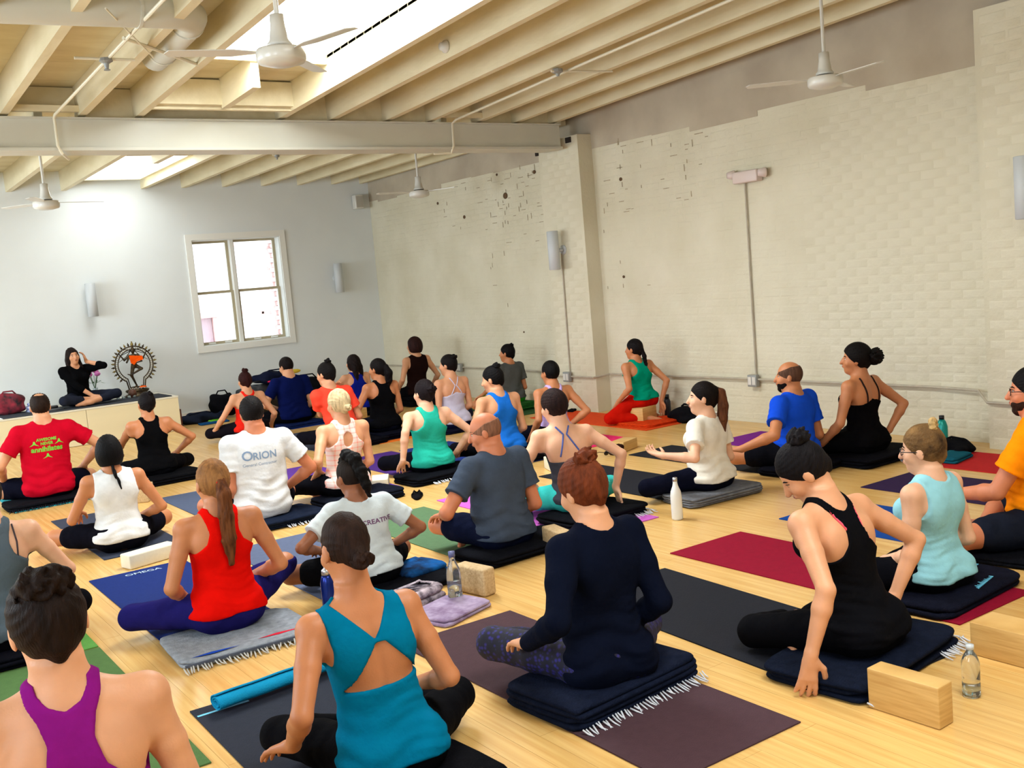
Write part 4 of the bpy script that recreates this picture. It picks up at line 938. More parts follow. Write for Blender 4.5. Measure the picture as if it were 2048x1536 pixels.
  person('woman in a cream t-shirt with a long brown ponytail, palm upturned',4.999,5.000,10,hs=0.07,s=0.932,sq=0.865,h=MID,twist=4,lean=(0.007,0.01),head=(40,0,0),LA=mk(W(4.60,5.04,.345),(.3,-1,-.5),(-.2,1,.15),(0,-.2,-1),.5),RA='lap',
     top='tee',topcol=(232,226,212),topname='t_shirt',botcol=(12,14,30),hair=('pony',dict(tie=(0,-.105,.045),path=[(0,-.105,.05,.022),(0,-.138,.025,.030),(.0,-.145,-.07,.038),(.0,-.132,-.17,.038),(0,-.120,-.25,.032),(0,-.112,-.32,.012)],mat2=hairm('chestnut_tail',(104,62,38),(64,36,24)))),haircol=(30,20,18),skin='fair',face=True,infl=.004,hem=.06)
  person('bearded balding man in a royal blue t-shirt',5.979,5.068,6,hs=0.06,s=0.953,sq=0.899,sex='m',h=MID,lean=(-0.002,0.01),head=(34,2,0),LA=mk(W(5.44,5.12,.24),(.3,-1,-.4),(-.1,1,-.1)),RA='lap',legs='crossT',
     top='tee',topcol=(24,78,214),topname='t_shirt',bottom='shorts',botcol=(14,14,20),hair=('buzz',dict(bald=.075,thick=.002)),haircol=(96,66,50),skin='tan',face=True,beard=(22,16,16),infl=.002)
  person('woman in a black strappy tank with a curly dark bun, left hand on the floor',6.540,4.872,2,hs=0.07,s=0.990,sq=0.956,h=MID,twist=2,lean=(-0.004,0.03),head=(34,0,-4),LA=mk(W(6.25,5.06,.15),(.4,-1,.2),(-.3,.6,-.6)),RA=mk((.17,-.08,.22),(1,-.7,.1),(-.6,.3,-.4)),
     top='cami',topcol=(9,8,10),topname='strappy_tank',botcol=(8,8,10),hair=('bun',dict(tie=(0,-.095,.02),boff=(0,-.045,-.01),r=(.062,.058,.062),mess=.008,vol=.008)),haircol=(22,14,12),skin='tan',face=True,legs='crossT',straps=STR_STR,strapcol=(40,28,26))
  # row 3
  person('woman in a white tank with a black bob and a thin rat-tail braid',1.617,7.221,-2,hs=0.04,s=0.949,sq=0.893,h=MID,lean=(-0.003,0.01),head=(-4,5,0),LA=mk(W(1.42,7.50,.27),(.3,-1,0),(0,.8,-.6)),RA=mk((.15,.14,.22),(1,-.9,0),(-.5,.7,-.2)),
     top='tankhigh',topcol=(232,234,236),topname='tank_top',bottom='shorts',botcol=(12,12,22),hair=('bob',dict(vol=.004,path=[(0,-.085,-.09,.012),(.01,-.105,-.16,.012),(.03,-.11,-.22,.009),(.035,-.11,-.27,.005)])),haircol=(18,15,18),skin='tan',infl=.010)
  person('man in a white contractor t-shirt with short black hair',2.587,7.109,-4,hs=0.06,s=1.016,sq=0.994,sex='m',h=MID,lean=(0.014,0.02),head=(-2,14,0),LA='lap',legs='crossT',RA=mk((.22,.14,.22),(1,-.5,-.2),(-.2,.9,-.2)),
     top='tee',topcol=(226,228,230),topname='t_shirt',bottom='shorts',botcol=(16,16,26),hair=('short',dict(vol=.004)),haircol=(30,24,24),skin='red',infl=.012,hem=.0)
  person('blonde woman with a low bun in a pink and white plaid racerback',3.317,7.228,-2,hs=0.07,s=0.979,sq=0.942,h=MID,lean=(0.020,0.01),head=(12,6,0),LA=mk(W(3.12,7.28,.27),(.5,-1,0),(0,.7,-.6)),RA='lap',legs='crossT',
     top='racerwide',topcol=(250,226,218),topname='racerback_tank',topmat=plaid(),straps='keyhole',botcol=(11,11,17),hair=('bun',dict(tie=(0,-.100,-.035),boff=(0,-.018,.0),r=(.030,.028,.026),vol=.003)),haircol=(222,196,150),skin='light',hem=.07)
  person('woman in a turquoise racerback tank, right elbow out, on a fringed black blanket',4.226,7.465,-6,hs=0.07,s=0.949,sq=0.893,h=MID,lean=(-0.002,0.02),head=(16,4,4),LA=mk(W(3.86,7.30,.21),(.5,-1,.2),(-.1,.7,-.5)),legs='crossT',RA=mk((.27,.06,.19),(1,-.6,0),(-.2,.6,-.6)),
     top='racerwide',topcol=(40,176,152),topname='racerback_tank',botcol=(10,10,18),hair=('bun',dict(tie=(0,-.09,.03),boff=(0,-.016,.0),r=(.046,.036,.040),mess=.006,vol=.004)),haircol=(34,22,26),skin='fair',infl=.012,hem=.04,wide=1.04)
  person('dark-haired person in a bright blue racerback tank',4.975,7.464,2,hs=0.07,s=0.968,sq=0.923,h=MID,lean=(-0.030,0.02),head=(34,12,0),LA='kneestraight',RA='lap',legs='crossT',
     top='racerwide',topcol=(30,112,214),topname='racerback_tank',botcol=(12,12,18),hair=('bun',dict(tie=(0,-.06,.085),boff=(0,-.008,.020),r=(.044,.036,.030),mess=.004)),haircol=(22,18,20),skin='light',wide=1.08,infl=.010,hem=.05)
  person('woman with short dark hair in a lilac halter top, on a pink mat',5.674,7.651,-6,hs=0.07,s=0.939,sq=0.877,h=MID,lean=(0.021,0.02),head=(10,4,0),LA=mk((.24,.06,.16),(.3,-1,0),(0,.6,-.7)),legs='crossT',RA=mk((.14,-.02,.20),(1,-.8,0),(-.6,.3,-.3)),
     top='racer',topcol=(198,172,226),topname='halter_top',botcol=(12,12,22),hair=('short',),haircol=(18,15,15),skin='tan')
  person('woman in a teal racerback and red leggings kneeling on a block by the brick wall',7.082,7.979,6,hs=0.17,s=0.892,sq=0.873,h=MID,legs='kneelw',twist=-10,lean=(-0.042,0.03),head=(14,0,0),LA=mk(W(6.80,8.05,.24),(.2,-1,.2),(0,.6,-.7)),RA=mk(W(7.22,7.86,.20),(.6,-1,0),(.1,.1,-1),(1,0,0),.2),
     top='racerwide',topcol=(0,150,120),topname='racerback_tank',botcol=(196,22,8),hair=('pony',dict(tie=(0,-.105,-.02),path=[(0,-.108,-.02,.020),(.005,-.125,-.09,.024),(.02,-.125,-.18,.022),(.045,-.12,-.25,.010)])),haircol=(28,18,20),skin='tan',infl=.014,hem=.09,legset=dict(L=((-.42,.14,.10),(-.12,-.10,.06),(-.02,-.22,.04)),R=((-.10,.40,.09),(.14,.05,.06),(.16,-.10,.03))))
  # row 4
  person('man with a bald spot in a raspberry red t-shirt with green lettering',1.639,9.774,-2,hs=0.05,s=1.045,sq=1.031,sex='m',h=MID,lean=(0.023,0.02),head=(0,4,0),LA='knee',RA=mk((.33,.18,.27),(1,-.4,0),(0,.8,-.5)),
     top='tee',topcol=(196,10,38),topname='t_shirt',bottom='shorts',botcol=(10,11,26),hair=('short',dict(spot=1,vol=-.001)),haircol=(56,36,26),skin='light',infl=.006,hem=.02)
  person('woman in a black racerback with a dark topknot, in front of the platform',2.592,9.806,-2,hs=0.07,s=0.961,sq=0.912,h=MID,lean=(-0.018,0.01),head=(4,4,4),LA=mk(W(2.36,10.25,.27),(.3,-1,0),(0,.8,-.5)),RA=mk((.25,.14,.25),(1,-.5,0),(0,.8,-.3)),
     top='racerwide',topcol=(9,9,11),topname='racerback_tank',botcol=(10,10,14),hair=('bun',dict(tie=(0,-.065,.075),boff=(.01,-.010,.020),r=(.036,.030,.028),mess=.004)),haircol=(26,18,20),skin='tan')
  person('woman in a coral t-shirt with a dark topknot, hand raised to her face',4.493,9.665,4,hs=0.06,s=1.020,sq=0.969,h=FAR,lean=(-0.126,0.02),head=(22,8,0),LA='face',RA='lap',legs='crossT',
     top='tee',topcol=(255,78,56),topname='t_shirt',botcol=(12,12,20),hair=('bun',dict(tie=(0,-.05,.09),boff=(0,-.006,.028),r=(.030,.028,.032),mess=.006)),haircol=(24,18,18),skin='light',infl=.002)
  person('woman in a black racerback with a loose dark ponytail, on an orange mat',5.071,9.919,0,hs=0.08,s=0.968,sq=0.922,h=FAR,lean=(-0.008,0),head=(28,0,0),LA='kneestraight',RA='lap',legs='crossT',
     top='racerwide',topcol=(9,9,12),topname='racerback_tank',botcol=(10,12,26),bottom='capri',hair=('pony',dict(tie=(0,-.10,.02),path=[(0,-.11,.02,.034),(.01,-.135,-.05,.044),(.02,-.125,-.13,.036),(.02,-.11,-.19,.018)])),haircol=(26,18,20),skin='tan')
  person('woman in a pale lavender tank with a Y-shaped strap and dark hair twisted up',5.747,9.575,2,hs=0.04,s=0.972,sq=0.930,h=FAR,lean=(0.012,0.02),head=(30,2,0),LA='lap',RA='lap',
     top='cami',topcol=(204,200,222),topname='strappy_tank',botcol=(20,24,60),hair=('bun',dict(tie=(0,-.07,.075),boff=(0,-.016,.010),r=(.042,.034,.028))),haircol=(30,22,22),skin='light',straps=STR_Y,strapcol=(206,202,224))
  person('woman in a charcoal t-shirt and green shorts with a dark topknot, against the brick wall',6.991,10.266,6,hs=0.1,s=0.921,sq=0.845,h=FAR,lean=(0.027,0.02),head=(26,0,0),LA='knee',RA='lap',
     top='tee',topcol=(84,86,84),topname='t_shirt',bottom='shorts',botcol=(46,160,40),hair=('bun',dict(tie=(0,-.06,.085),boff=(0,-.014,.016),r=(.032,.026,.026))),haircol=(20,16,18),skin='tan')
  # row 5
  person('auburn-haired woman with a high beehive bun in a red halter top',4.119,11.487,-2,hs=0.07,s=0.932,sq=0.865,h=FAR,lean=(0.033,0),head=(6,2,0),LA=mk((.36,.20,.17),(.3,-1,0),(.1,.8,-.5)),RA=mk((.34,.12,.16),(.3,-1,0),(.1,.8,-.5)),
     top='racer',topcol=(240,40,26),topname='halter_top',botcol=(20,16,22),hair=('bun',dict(tie=(0,-.03,.10),boff=(0,-.0,.026),r=(.040,.036,.036))),haircol=(70,24,22),skin='light')
  person('man in a navy blue t-shirt with short dark hair, in front of the bag pile',4.938,12.062,0,hs=0.05,s=0.986,sq=0.950,sex='m',h=FAR,lean=(-0.003,0.05),head=(20,18,0),LA=mk((.16,.18,.26),(1,-.5,-.2),(-.2,.8,-.2)),RA='lap',
     top='tee',topcol=(10,20,72),topname='t_shirt',bottom='shorts',botcol=(8,8,12),hair=('short',),haircol=(34,22,20),skin='light',infl=.004)
  person('woman with long dark hair in a cobalt blue tank top',5.821,12.083,2,hs=0.05,s=0.941,sq=0.880,h=FAR,lean=(0.017,0.03),head=(18,0,0),LA=mk((.2,.2,.3),(1,-.3,0),(-.2,.8,0)),RA='lap',
     top='racerwide',topcol=(16,30,140),topname='tank_top',botcol=(12,12,22),hair=('long',),haircol=(40,24,22),skin='light')
  person('woman with a dark brown bob in a dark brown sleeveless top, sitting tall',6.784,12.191,4,hs=0.1,s=0.986,sq=0.951,h=FAR,lean=(0.022,0),head=(26,0,0),LA=mk((.26,.10,.22),(.5,-1,0),(0,.7,-.5)),RA='kneestraight',
     top='tankhigh',topcol=(30,14,12),topname='sleeveless_top',botcol=(10,9,12),hair=('bob',dict(vol=.006)),haircol=(64,30,26),skin='light')
  # teacher on the platform, facing the class
  person('long-haired woman in a black sweater seated on the platform, facing us, hand at her ear',2.828,13.862,196,hs=0.02,z0=.455,s=0.912,sq=0.905,h=MID,twist=0,lean=(0.025,0),head=(-8,0,6),LA=mk((.125,.07,.66),(1,.1,-1.6),(-.25,-.1,1),(1,.3,0),.45),RA=mk((-.06,.27,.18),(1,-.2,.2),(-.8,.5,-.1),(0,.3,1),.3),
     slv=.05,top='long',topcol=(8,8,10),topname='sweater',botcol=(34,38,52),bottom='capri',hair=('long',dict(front=1)),haircol=(44,26,22),skin='light',face=True,group='teacher on the platform')
import time as _t
_t0=_t.time(); people(); print('people',_t.time()-_t0, sum(len(o.data.polygons) for o in bpy.data.objects if o.type=='MESH'))
# ------------------------------------------------------------ props
def text_mesh(txt,size,align='CENTER',bold=0.,extr=.0):
    cu=bpy.data.curves.new('t','FONT'); cu.body=txt; cu.size=size; cu.align_x=align; cu.align_y='CENTER'; cu.offset=bold; cu.resolution_u=3
    o=bpy.data.objects.new('t',cu); COL.objects.link(o); dg=bpy.context.evaluated_depsgraph_get(); me=bpy.data.meshes.new_from_object(o.evaluated_get(dg)); 
    bpy.data.objects.remove(o); return me
def subdivide(me,cuts=1,mx=.012):
    bm=bmesh.new(); bm.from_mesh(me); bmesh.ops.triangulate(bm,faces=bm.faces)
    for _ in range(3):
        es=[e for e in bm.edges if e.calc_length()>mx]
        if not es: break
        bmesh.ops.subdivide_edges(bm,edges=es,cuts=1); bmesh.ops.triangulate(bm,faces=[f for f in bm.faces if len(f.verts)>3])
    bm.to_mesh(me); bm.free()
def print_back(label,me,u0,h0,m,name='lettering'):
    """lay flat artwork (x = right, y = up, metres) on the back of a garment"""
    I=INFO[label]; bv=bvh_of(I['top'].data); s=I['s']; subdivide(me,mx=.015)
    for v in me.vertices:
        u,hh=(u0+v.co.x)/s,(h0+v.co.y)/s; o_=Vector(I['tp'](u,-.32,hh)*s); t_=Vector(I['tp'](u,0,hh)*s); r_=bv.ray_cast(o_,(t_-o_).normalized(),.6)
        p=r_[0]+r_[1]*.0015 if r_[0] is not None else t_
        v.co=p
    me.materials.clear(); me.materials.append(m); o=link(name,me,I['top']); return o
def pr(label,txt,size,u,h,m,bold=0.): return print_back(label,text_mesh(txt,size,bold=bold),u,h,m)
M_blue=mat('print_slate',(128,150,178),rough=.8); M_grn=mat('print_green',(112,196,60),rough=.8); M_pink=mat('print_mauve',(110,70,110),rough=.8)
L_o='man in a white contractor t-shirt with short black hair'
pr(L_o,'O',.095,-.105,.455,M_blue,.0015); pr(L_o,'RION',.072,.018,.448,M_blue,.0015); pr(L_o,'General Contractor',.030,-.02,.392,M_blue)
L_r='man with a bald spot in a raspberry red t-shirt with green lettering'
pr(L_r,'AWESOME',.034,-.0,.492,M_grn,.001); pr(L_r,'NEVER',.034,0,.458,M_grn,.001); pr(L_r,'annihilates',.060,0,.412,M_grn,.002)
def figure_mark(u,h,sc):
    me=bpy.data.meshes.new('mark'); vs=[(-.04,-.02),(-.012,.0),(-.006,.022),(.006,.022),(.012,.0),(.04,-.02),(.012,-.010),(0,-.004),(-.012,-.010)]
    me.from_pydata([(x*sc,y*sc,0) for x,y in vs],[],[tuple(range(9))]); print_back(L_r,me,u,h,M_grn,'emblem')
figure_mark(-.10,.462,1.); figure_mark(.10,.462,1.); figure_mark(0,.352,1.)
L_m='woman in a pale grey t-shirt with shaved sides and a dark crest of hair'
pr(L_m,'CREATIVE',.042,.055,.392,M_pink,.001)

# ---- mats
def matm(name,col): return mat('mat_'+name,col,rough=.8,var=.1,scale=30,bump=.3,bscale=220,spec=.12)
def yoga_mat(label,x0,x1,y0,y1,col,name,rot=0,th=.005,curl=0):
    cx_,cy_=(x0+x1)/2,(y0+y1)/2; wx,wy=x1-x0,y1-y0; n=24
    vs=[];fs=[]
    for k in range(n+1):
        y=-wy/2+wy*k/n; z=0.
        if curl and k>n-2: z=.006*(k-n+2)
        for x in (-wx/2,wx/2):
            vs.append((x,y,z+.001)); 
    base=len(vs); vs+= [(a,b,c+th) for a,b,c in vs]
    for k in range(n):
        a=2*k; fs+= [(a,a+2,a+3,a+1),(base+a,base+a+1,base+a+3,base+a+2),(a,base+a,base+a+2,a+2),(a+1,a+3,base+a+3,base+a+1)]
    fs+= [(0,1,base+1,base),(2*n,base+2*n,base+2*n+1,2*n+1)]
    o=MB().add(vs,fs).build('yoga_mat',matm(name,col),None,loc=(cx_,cy_,0)); o.rotation_euler=(0,0,R(rot)); tag(o,label,'yoga mat','yoga mats laid out in rows'); return o
yoga_mat('aubergine brown yoga mat under the woman in the navy black long-sleeved top',2.05,2.66,2.31,4.08,(74,52,58),'brown')
yoga_mat('black yoga mat under the woman looking down over her arm',2.95,3.57,2.30,4.02,(28,30,38),'black',-3)
yoga_mat('crimson yoga mat in front of the woman in the pale blue top',3.83,4.40,2.44,4.19,(140,8,42),'crimson')
yoga_mat('royal blue yoga mat under the man in orange',4.76,5.37,2.55,4.21,(8,66,146),'royal')
yoga_mat('dark purple yoga mat behind the man in orange',5.72,6.32,2.6,4.33,(46,28,66),'dark_purple')
yoga_mat('red yoga mat near the brick wall with a folded teal towel on it',6.53,7.12,2.7,4.40,(186,30,34),'red')
yoga_mat('violet yoga mat under the woman in the black strappy tank',6.48,7.12,4.68,6.45,(122,30,140),'violet')
yoga_mat('black yoga mat in front of the man in royal blue',5.71,6.22,4.95,6.68,(26,28,38),'black')
yoga_mat('long black yoga mat under the woman in the cream t-shirt',4.71,5.29,4.88,6.63,(28,30,38),'black')
yoga_mat('orchid pink yoga mat under the woman with the pixie cut',3.74,4.36,4.85,6.6,(196,96,190),'orchid')
yoga_mat('sage green yoga mat under the balding man in charcoal',2.99,3.57,4.80,6.5,(88,118,84),'sage')
yoga_mat('slate grey yoga mat under the person with the crest of hair',2.09,2.68,4.85,6.52,(88,98,124),'slate')
yoga_mat('deep blue lettered yoga mat under the woman in red with the ponytail',1.25,1.83,4.8,6.55,(14,40,108),'deep_blue')
yoga_mat('dark grey yoga mat under the woman in the white tank',1.45,1.98,7.02,8.75,(56,62,78),'dark_grey')
yoga_mat('blue grey yoga mat in front of the man in the white t-shirt',2.32,2.90,7.05,8.85,(78,88,112),'blue_grey')
yoga_mat('moss green yoga mat in front of the woman in purple',.38,1.0,3.55,5.20,(80,112,62),'moss')
yoga_mat('bright green yoga mat under the woman in the grey tank',.38,1.0,5.22,6.95,(88,146,66),'leaf')
yoga_mat('turquoise yoga mat under the man in the raspberry t-shirt',1.30,1.90,9.45,11.2,(40,178,196),'turquoise')
yoga_mat('black yoga mat with a worn logo strip under the woman in the cut-out top',1.07,1.70,2.35,4.06,(40,44,56),'charcoal',-1)
yoga_mat('purple yoga mat under the blonde woman in plaid',3.22,3.84,7.35,9.1,(92,52,146),'purple')
yoga_mat('dark slate yoga mat in front of the woman in coral',4.20,4.76,9.6,11.35,(58,64,80),'dark_slate')
yoga_mat('cobalt yoga mat under the man in the navy t-shirt',4.75,5.40,11.75,13.1,(26,58,136),'cobalt')
yoga_mat('purple yoga mat under the woman in turquoise',4.04,4.64,7.25,9.0,(70,40,116),'purple2')
yoga_mat('orange yoga mat under the woman in the black racerback with the loose ponytail',4.80,5.25,9.55,10.6,(240,120,40),'orange')
yoga_mat('hot pink yoga mat under the woman in the lilac halter',5.75,6.30,7.28,9.0,(240,40,110),'hot_pink')
yoga_mat('orange red yoga mat under the kneeling woman in red leggings',6.66,7.25,7.50,9.45,(226,74,24),'orange_red')
yoga_mat('dark green yoga mat under the woman in green shorts',6.70,7.26,9.7,11.3,(48,84,46),'dark_green')
yoga_mat('midnight blue yoga mat under the person in the bright blue racerback',4.70,5.28,7.2,8.95,(26,50,120),'midnight')
# logo lettering lying on the blue mat
def flat_text(txt,size,loc,rz,m,parent,bold=.001):
    me=text_mesh(txt,size,bold=bold); me.materials.clear(); me.materials.append(m); o=link('lettering',me,parent); P=Vector(loc)
    o.matrix_parent_inverse=parent.matrix_basis.inverted(); o.location=P; o.rotation_euler=(0,0,R(rz)); return o
M_lt=mat('print_pale',(170,190,214),rough=.7); M_cy=mat('print_cyan',(110,200,230),rough=.6)
mats_={o['label']:o for o in COL.objects if o.name.startswith('yoga_mat')}
flat_text('OMEGA',.062,(1.55,6.46,.0075),0,M_lt,mats_['deep blue lettered yoga mat under the woman in red with the ponytail'])
o=MB().box(1.09,1.30,3.975,3.990,.0068,.0074).build('logo_strip',M_cy,None); pm=mats_['black yoga mat with a worn logo strip under the woman in the cut-out top']; o.parent=pm; o.matrix_parent_inverse=pm.matrix_basis.inverted()

# ---- folded blankets with fringes
def slab(mb,cx_,cy_,z,wx,wy,t,n=10,skew=0.):
    """a soft folded layer with a rounded rim"""
    prof=[(0,0),(.35,-.0),(.85,.0),(1,.5),(.85,1.),(.35,1.)]
    ring=[]; N=32
    def pt(a,inset,zz):
        c_,s_=math.cos(a),math.sin(a); e=.22
        x=(abs(c_)**e)*(1 if c_>=0 else -1)*(wx/2-inset); y=(abs(s_)**e)*(1 if s_>=0 else -1)*(wy/2-inset)
        wv=.004*math.sin(3*a+z*90)+.003*math.sin(7*a+z*50)
        return (cx_+x+wv,cy_+y+wv,z+zz+.0025*math.sin(5*a+z*70)*(zz>0))
    rows=[(t*.5+.02,0),(t*.35,0.),(t*.08,t*.22),(0,t*.5),(t*.08,t*.78),(t*.35,t),(t*.5+.03,t*1.02),(min(wx,wy)*.25,t*1.03)]
    vs=[];fs=[]
    for (ins,zz) in rows:
        for k in range(N): vs.append(pt(2*math.pi*k/N,ins,zz))
    for i in range(len(rows)-1):
        for k in range(N): fs.append((i*N+k,i*N+(k+1)%N,(i+1)*N+(k+1)%N,(i+1)*N+k))
    fs.append(tuple(range(N-1,-1,-1))); fs.append(tuple((len(rows)-1)*N+k for k in range(N)))
    mb.add(vs,fs)
def blanket(label,cx_,cy_,wx,wy,ht,rot,col,layers=3,fringe=None,fcol=(214,216,222),name=None,group='folded blankets used as seats'):
    m=fabric('blanket_'+'_'.join(map(str,col)),col,scale=30,var=.3,bump=.5,bscale=130)
    layers=max(layers,int(ht/.017)); mb=MB(); t=ht/layers
    for k in range(layers): slab(mb,random.uniform(-.008,.008),random.uniform(-.008,.008),k*t+.004,wx-random.uniform(0,.03),wy-random.uniform(0,.035),t)
    o=mb.build('folded_blanket',m,None,True,loc=(cx_,cy_,.002)); o.rotation_euler=(0,0,R(rot)); tag(o,label,'blanket',group)
    if fringe:
        fm=fabric('fringe_'+'_'.join(map(str,fcol)),fcol); f=MB()
        for side,a,b in fringe:
            L_=wx if side in 'BF' else wy; n=int((b-a)*L_/.016)
            for i in range(n):
                u=(a+(b-a)*(i+.5)/n-.5)*L_+random.uniform(-.004,.004); ln=random.uniform(.030,.060); dx=random.uniform(-.020,.020); z0_=.012+random.uniform(0,.01)
                e=(wy if side in'BF' else wx)/2-.006
                if side=='B': p=[(u,-e,z0_),(u+dx*.4,-e-ln*.5,.008),(u+dx,-e-ln,.004)]
                elif side=='F': p=[(u,e,z0_),(u+dx*.4,e+ln*.5,.008),(u+dx,e+ln,.004)]
                elif side=='L': p=[(-e,u,z0_),(-e-ln*.5,u+dx*.4,.008),(-e-ln,u+dx,.004)]
                else: p=[(e,u,z0_),(e+ln*.5,u+dx*.4,.008),(e+ln,u+dx,.004)]
                f.tube(p,[.0036,.0042,.002],4)
        f.build('fringe',fm,o,True,kind='stuff')
    return o
NV=(16,20,34); BKc=(15,16,22)
b=blanket('grey woven blanket with red and blue diamonds under the woman in red',1.53,4.76,.66,.52,0.030,-2,(150,156,164),2,[('B',0,1)],(196,192,184))
dm=MB(); z=.037
for (u,v,c_,nm) in ((-.14,-.19,(30,70,170),'blue_diamond'),(.18,-.17,(206,40,60),'red_diamond')):
    MB().add([(u-.13,v,z),(u-.03,v-.014,z),(u+.10,v,z),(u-.03,v+.016,z)],[(0,1,2,3)]).build(nm,fabric('dia_'+nm,c_),b)
MB().box(-.31,.31,-.254,-.246,.018,.029).build('dark_stripe',fabric('stripe_grey',(84,90,104)),b)
blanket('navy blanket with white fringe under the woman in the navy black long-sleeved top',2.37,3.02,.70,.44,0.082,6,(20,26,44),3,[('B',.02,.98)])
blanket('dark navy blanket with white tassels under the woman looking down',3.26,2.50,.78,.46,0.057,8,(18,24,40),3,[('B',0,.25),('B',.72,1),('R',0,.6)])
b=blanket('black blanket with pale blue lettering under the woman in the pale blue top',4.15,2.75,.70,.50,0.047,4,(18,20,34),2,[('R',.2,.5)])
for (px_,py_,wd_) in ((4.16,2.55,.20),(4.38,2.72,.12)):
    sx_=MB()
    for k in range(int(wd_/.018)): sx_.tube([(px_+k*.018,py_+k*.004,.056),(px_+k*.018+.006,py_+k*.004+random.uniform(.015,.035),.056),(px_+k*.018+.012,py_+k*.004+.004,.056)],.0022,5)
    so_=sx_.build('pale_stitching',M_cy,b,kind='stuff'); so_.matrix_parent_inverse=b.matrix_basis.inverted()
blanket('grey folded blanket with rolled edge under the woman in cream',4.96,4.96,.66,.36,0.057,-3,(112,114,120),4)
blanket('black folded blanket under the balding man in charcoal',3.33,4.95,.74,.42,0.052,4,BKc,3)
blanket('black blanket with fringed corner under the woman with the pixie cut',4.10,5.20,.66,.44,0.057,2,BKc,3,[('R',.0,.4),('B',.75,1)])
blanket('black blanket with white fringe under the woman in turquoise',4.24,7.38,.74,.42,0.057,4,BKc,3,[('B',.2,1)])
blanket('dark blue blanket with pale fringe under the man in the white t-shirt',2.62,7.02,.74,.46,0.052,2,(22,30,48),2,[('B',.5,1)])
blanket('black blanket with dark fringe under the man in the raspberry t-shirt',1.68,9.68,.86,.44,0.042,2,BKc,2,[('B',0,1)],(40,40,46))
blanket('black folded blanket under the woman in the black racerback near the platform',2.62,9.68,.70,.46,0.062,3,(11,12,16),3)
blanket('dark folded blanket under the blonde woman in plaid',3.36,7.14,.66,.40,0.062,3,(20,24,36),3)
blanket('black and blue patterned blanket beside the person with the crest of hair',2.44,4.86,.70,.40,0.032,6,BKc,2)
blanket('black folded blanket under the woman in the cut-out top',1.38,2.82,.6,.42,0.062,2,(12,12,16),3)
blanket('navy folded blanket under the woman in the purple racerback',.42,2.50,.60,.42,0.122,0,(14,16,40),4)
blanket('dark folded blanket under the woman in the grey tank',.52,5.40,.60,.42,0.052,0,(12,12,20),3)
blanket('black folded blanket under the man in orange',4.95,2.78,.6,.42,0.032,12,BKc,2)
blanket('dark folded blanket under the man in royal blue',5.96,5.02,.62,.42,0.052,6,(14,14,22),2,[('B',.0,.3)])
blanket('black blanket with pale fringe under the woman in the black strappy tank',6.55,4.82,.74,.44,0.062,0,(12,12,18),3,[('B',.5,1)],(170,176,196))
blanket('dark folded blanket under the person in the bright blue racerback',5.0,7.38,.64,.42,0.062,4,(12,14,24),3)
blanket('dark folded blanket under the woman in the lilac halter',5.68,7.58,.62,.42,0.062,4,(12,12,20),3)
blanket('dark folded blanket under the woman in coral',4.64,9.72,.56,.40,0.062,4,(12,12,20),3)
blanket('dark folded blanket under the woman with the loose ponytail',5.09,9.82,.50,.36,0.072,4,(12,14,28),3)
blanket('dark folded blanket under the woman in lavender',5.75,9.52,.56,.40,0.032,4,(14,16,34),2)
blanket('green folded blanket under the woman in green shorts',6.97,10.2,.50,.40,0.092,4,(40,96,40),3)
blanket('dark folded blanket under the woman in the red halter',4.10,11.42,.56,.40,0.062,4,(12,12,18),3)
blanket('navy folded blanket under the man in the navy t-shirt',4.95,11.98,.56,.40,0.042,4,(20,34,80),2)
blanket('dark folded blanket under the woman in cobalt',5.82,12.02,.52,.40,0.042,4,(14,14,24),2)
blanket('black folded blanket under the woman with the bob who sits tall',6.78,12.15,.54,.42,0.122,4,(10,10,14),4)
blanket('orange folded blanket under the wood block of the kneeling woman',7.0,7.85,.56,.58,0.030,2,(222,66,22),2)
# ---- blocks
M_cork=mat('cork',(206,178,134),rough=.75,var=.14,scale=80,bump=.3,bscale=160,col2=(182,150,104))
M_foam=mat('cream_foam',(232,224,200),rough=.7,var=.05,scale=60,bump=.1,bscale=200)
M_wood=mat('bamboo_block',(218,178,110),rough=.5,var=.1,scale=6,stretch=(1,1,14),col2=(198,152,84))
def block(label,x,y,rz,m,dims=(.23,.10,.15),z=0.,bev=.008):
    o=link('yoga_block',rbox_mesh('yoga_block',*dims,bev,m,3),None,(x,y,z+.001),(0,0,R(rz))); tag(o,label,'yoga block','yoga blocks on the floor'); return o
block('pale bamboo block with a light wood face, nearest on the right beside the tasselled blanket',2.965,2.09,92,M_wood,(.27,.085,.145),bev=.004)
block('long bamboo block cut by the right edge, behind the small clear bottle',3.66,2.10,90,M_wood,(.28,.16,.13),bev=.004)
block('upright cream cork block beside the tall clear bottle',2.715,4.47,100,M_cork,(.23,.085,.145),bev=.014)
block('cork block between the charcoal t-shirt man and the auburn topknot',3.45,4.72,80,M_cork,(.23,.09,.145),bev=.012)
block('white foam block lying in front of the blue mat',1.66,6.70,15,M_foam,(.34,.12,.09),bev=.01)
block('white foam block left of the woman in the backless top',4.98,6.75,70,M_foam,(.23,.14,.10),bev=.008)
block('wood block lying flat behind the black mat, beside dark sunglasses',5.87,6.92,20,M_wood,(.25,.14,.09),bev=.004)
block('wood block under the kneeling woman in red leggings',7.02,7.93,15,M_wood,(.26,.16,.13),z=.036,bev=.004)
block('cork block behind the woman in the white tank, with a crumpled tissue on it',2.22,8.90,60,M_cork,(.20,.12,.14),bev=.008)
block('cream block beside the blonde woman in plaid',3.74,7.50,60,M_foam,(.24,.14,.08),bev=.008)
block('wood block beside the woman in cobalt',5.62,11.72,20,M_wood,(.24,.12,.13),bev=.004)
block('pale wood block between the navy and coral t-shirts',5.36,12.35,30,M_wood,(.22,.12,.07),bev=.004)
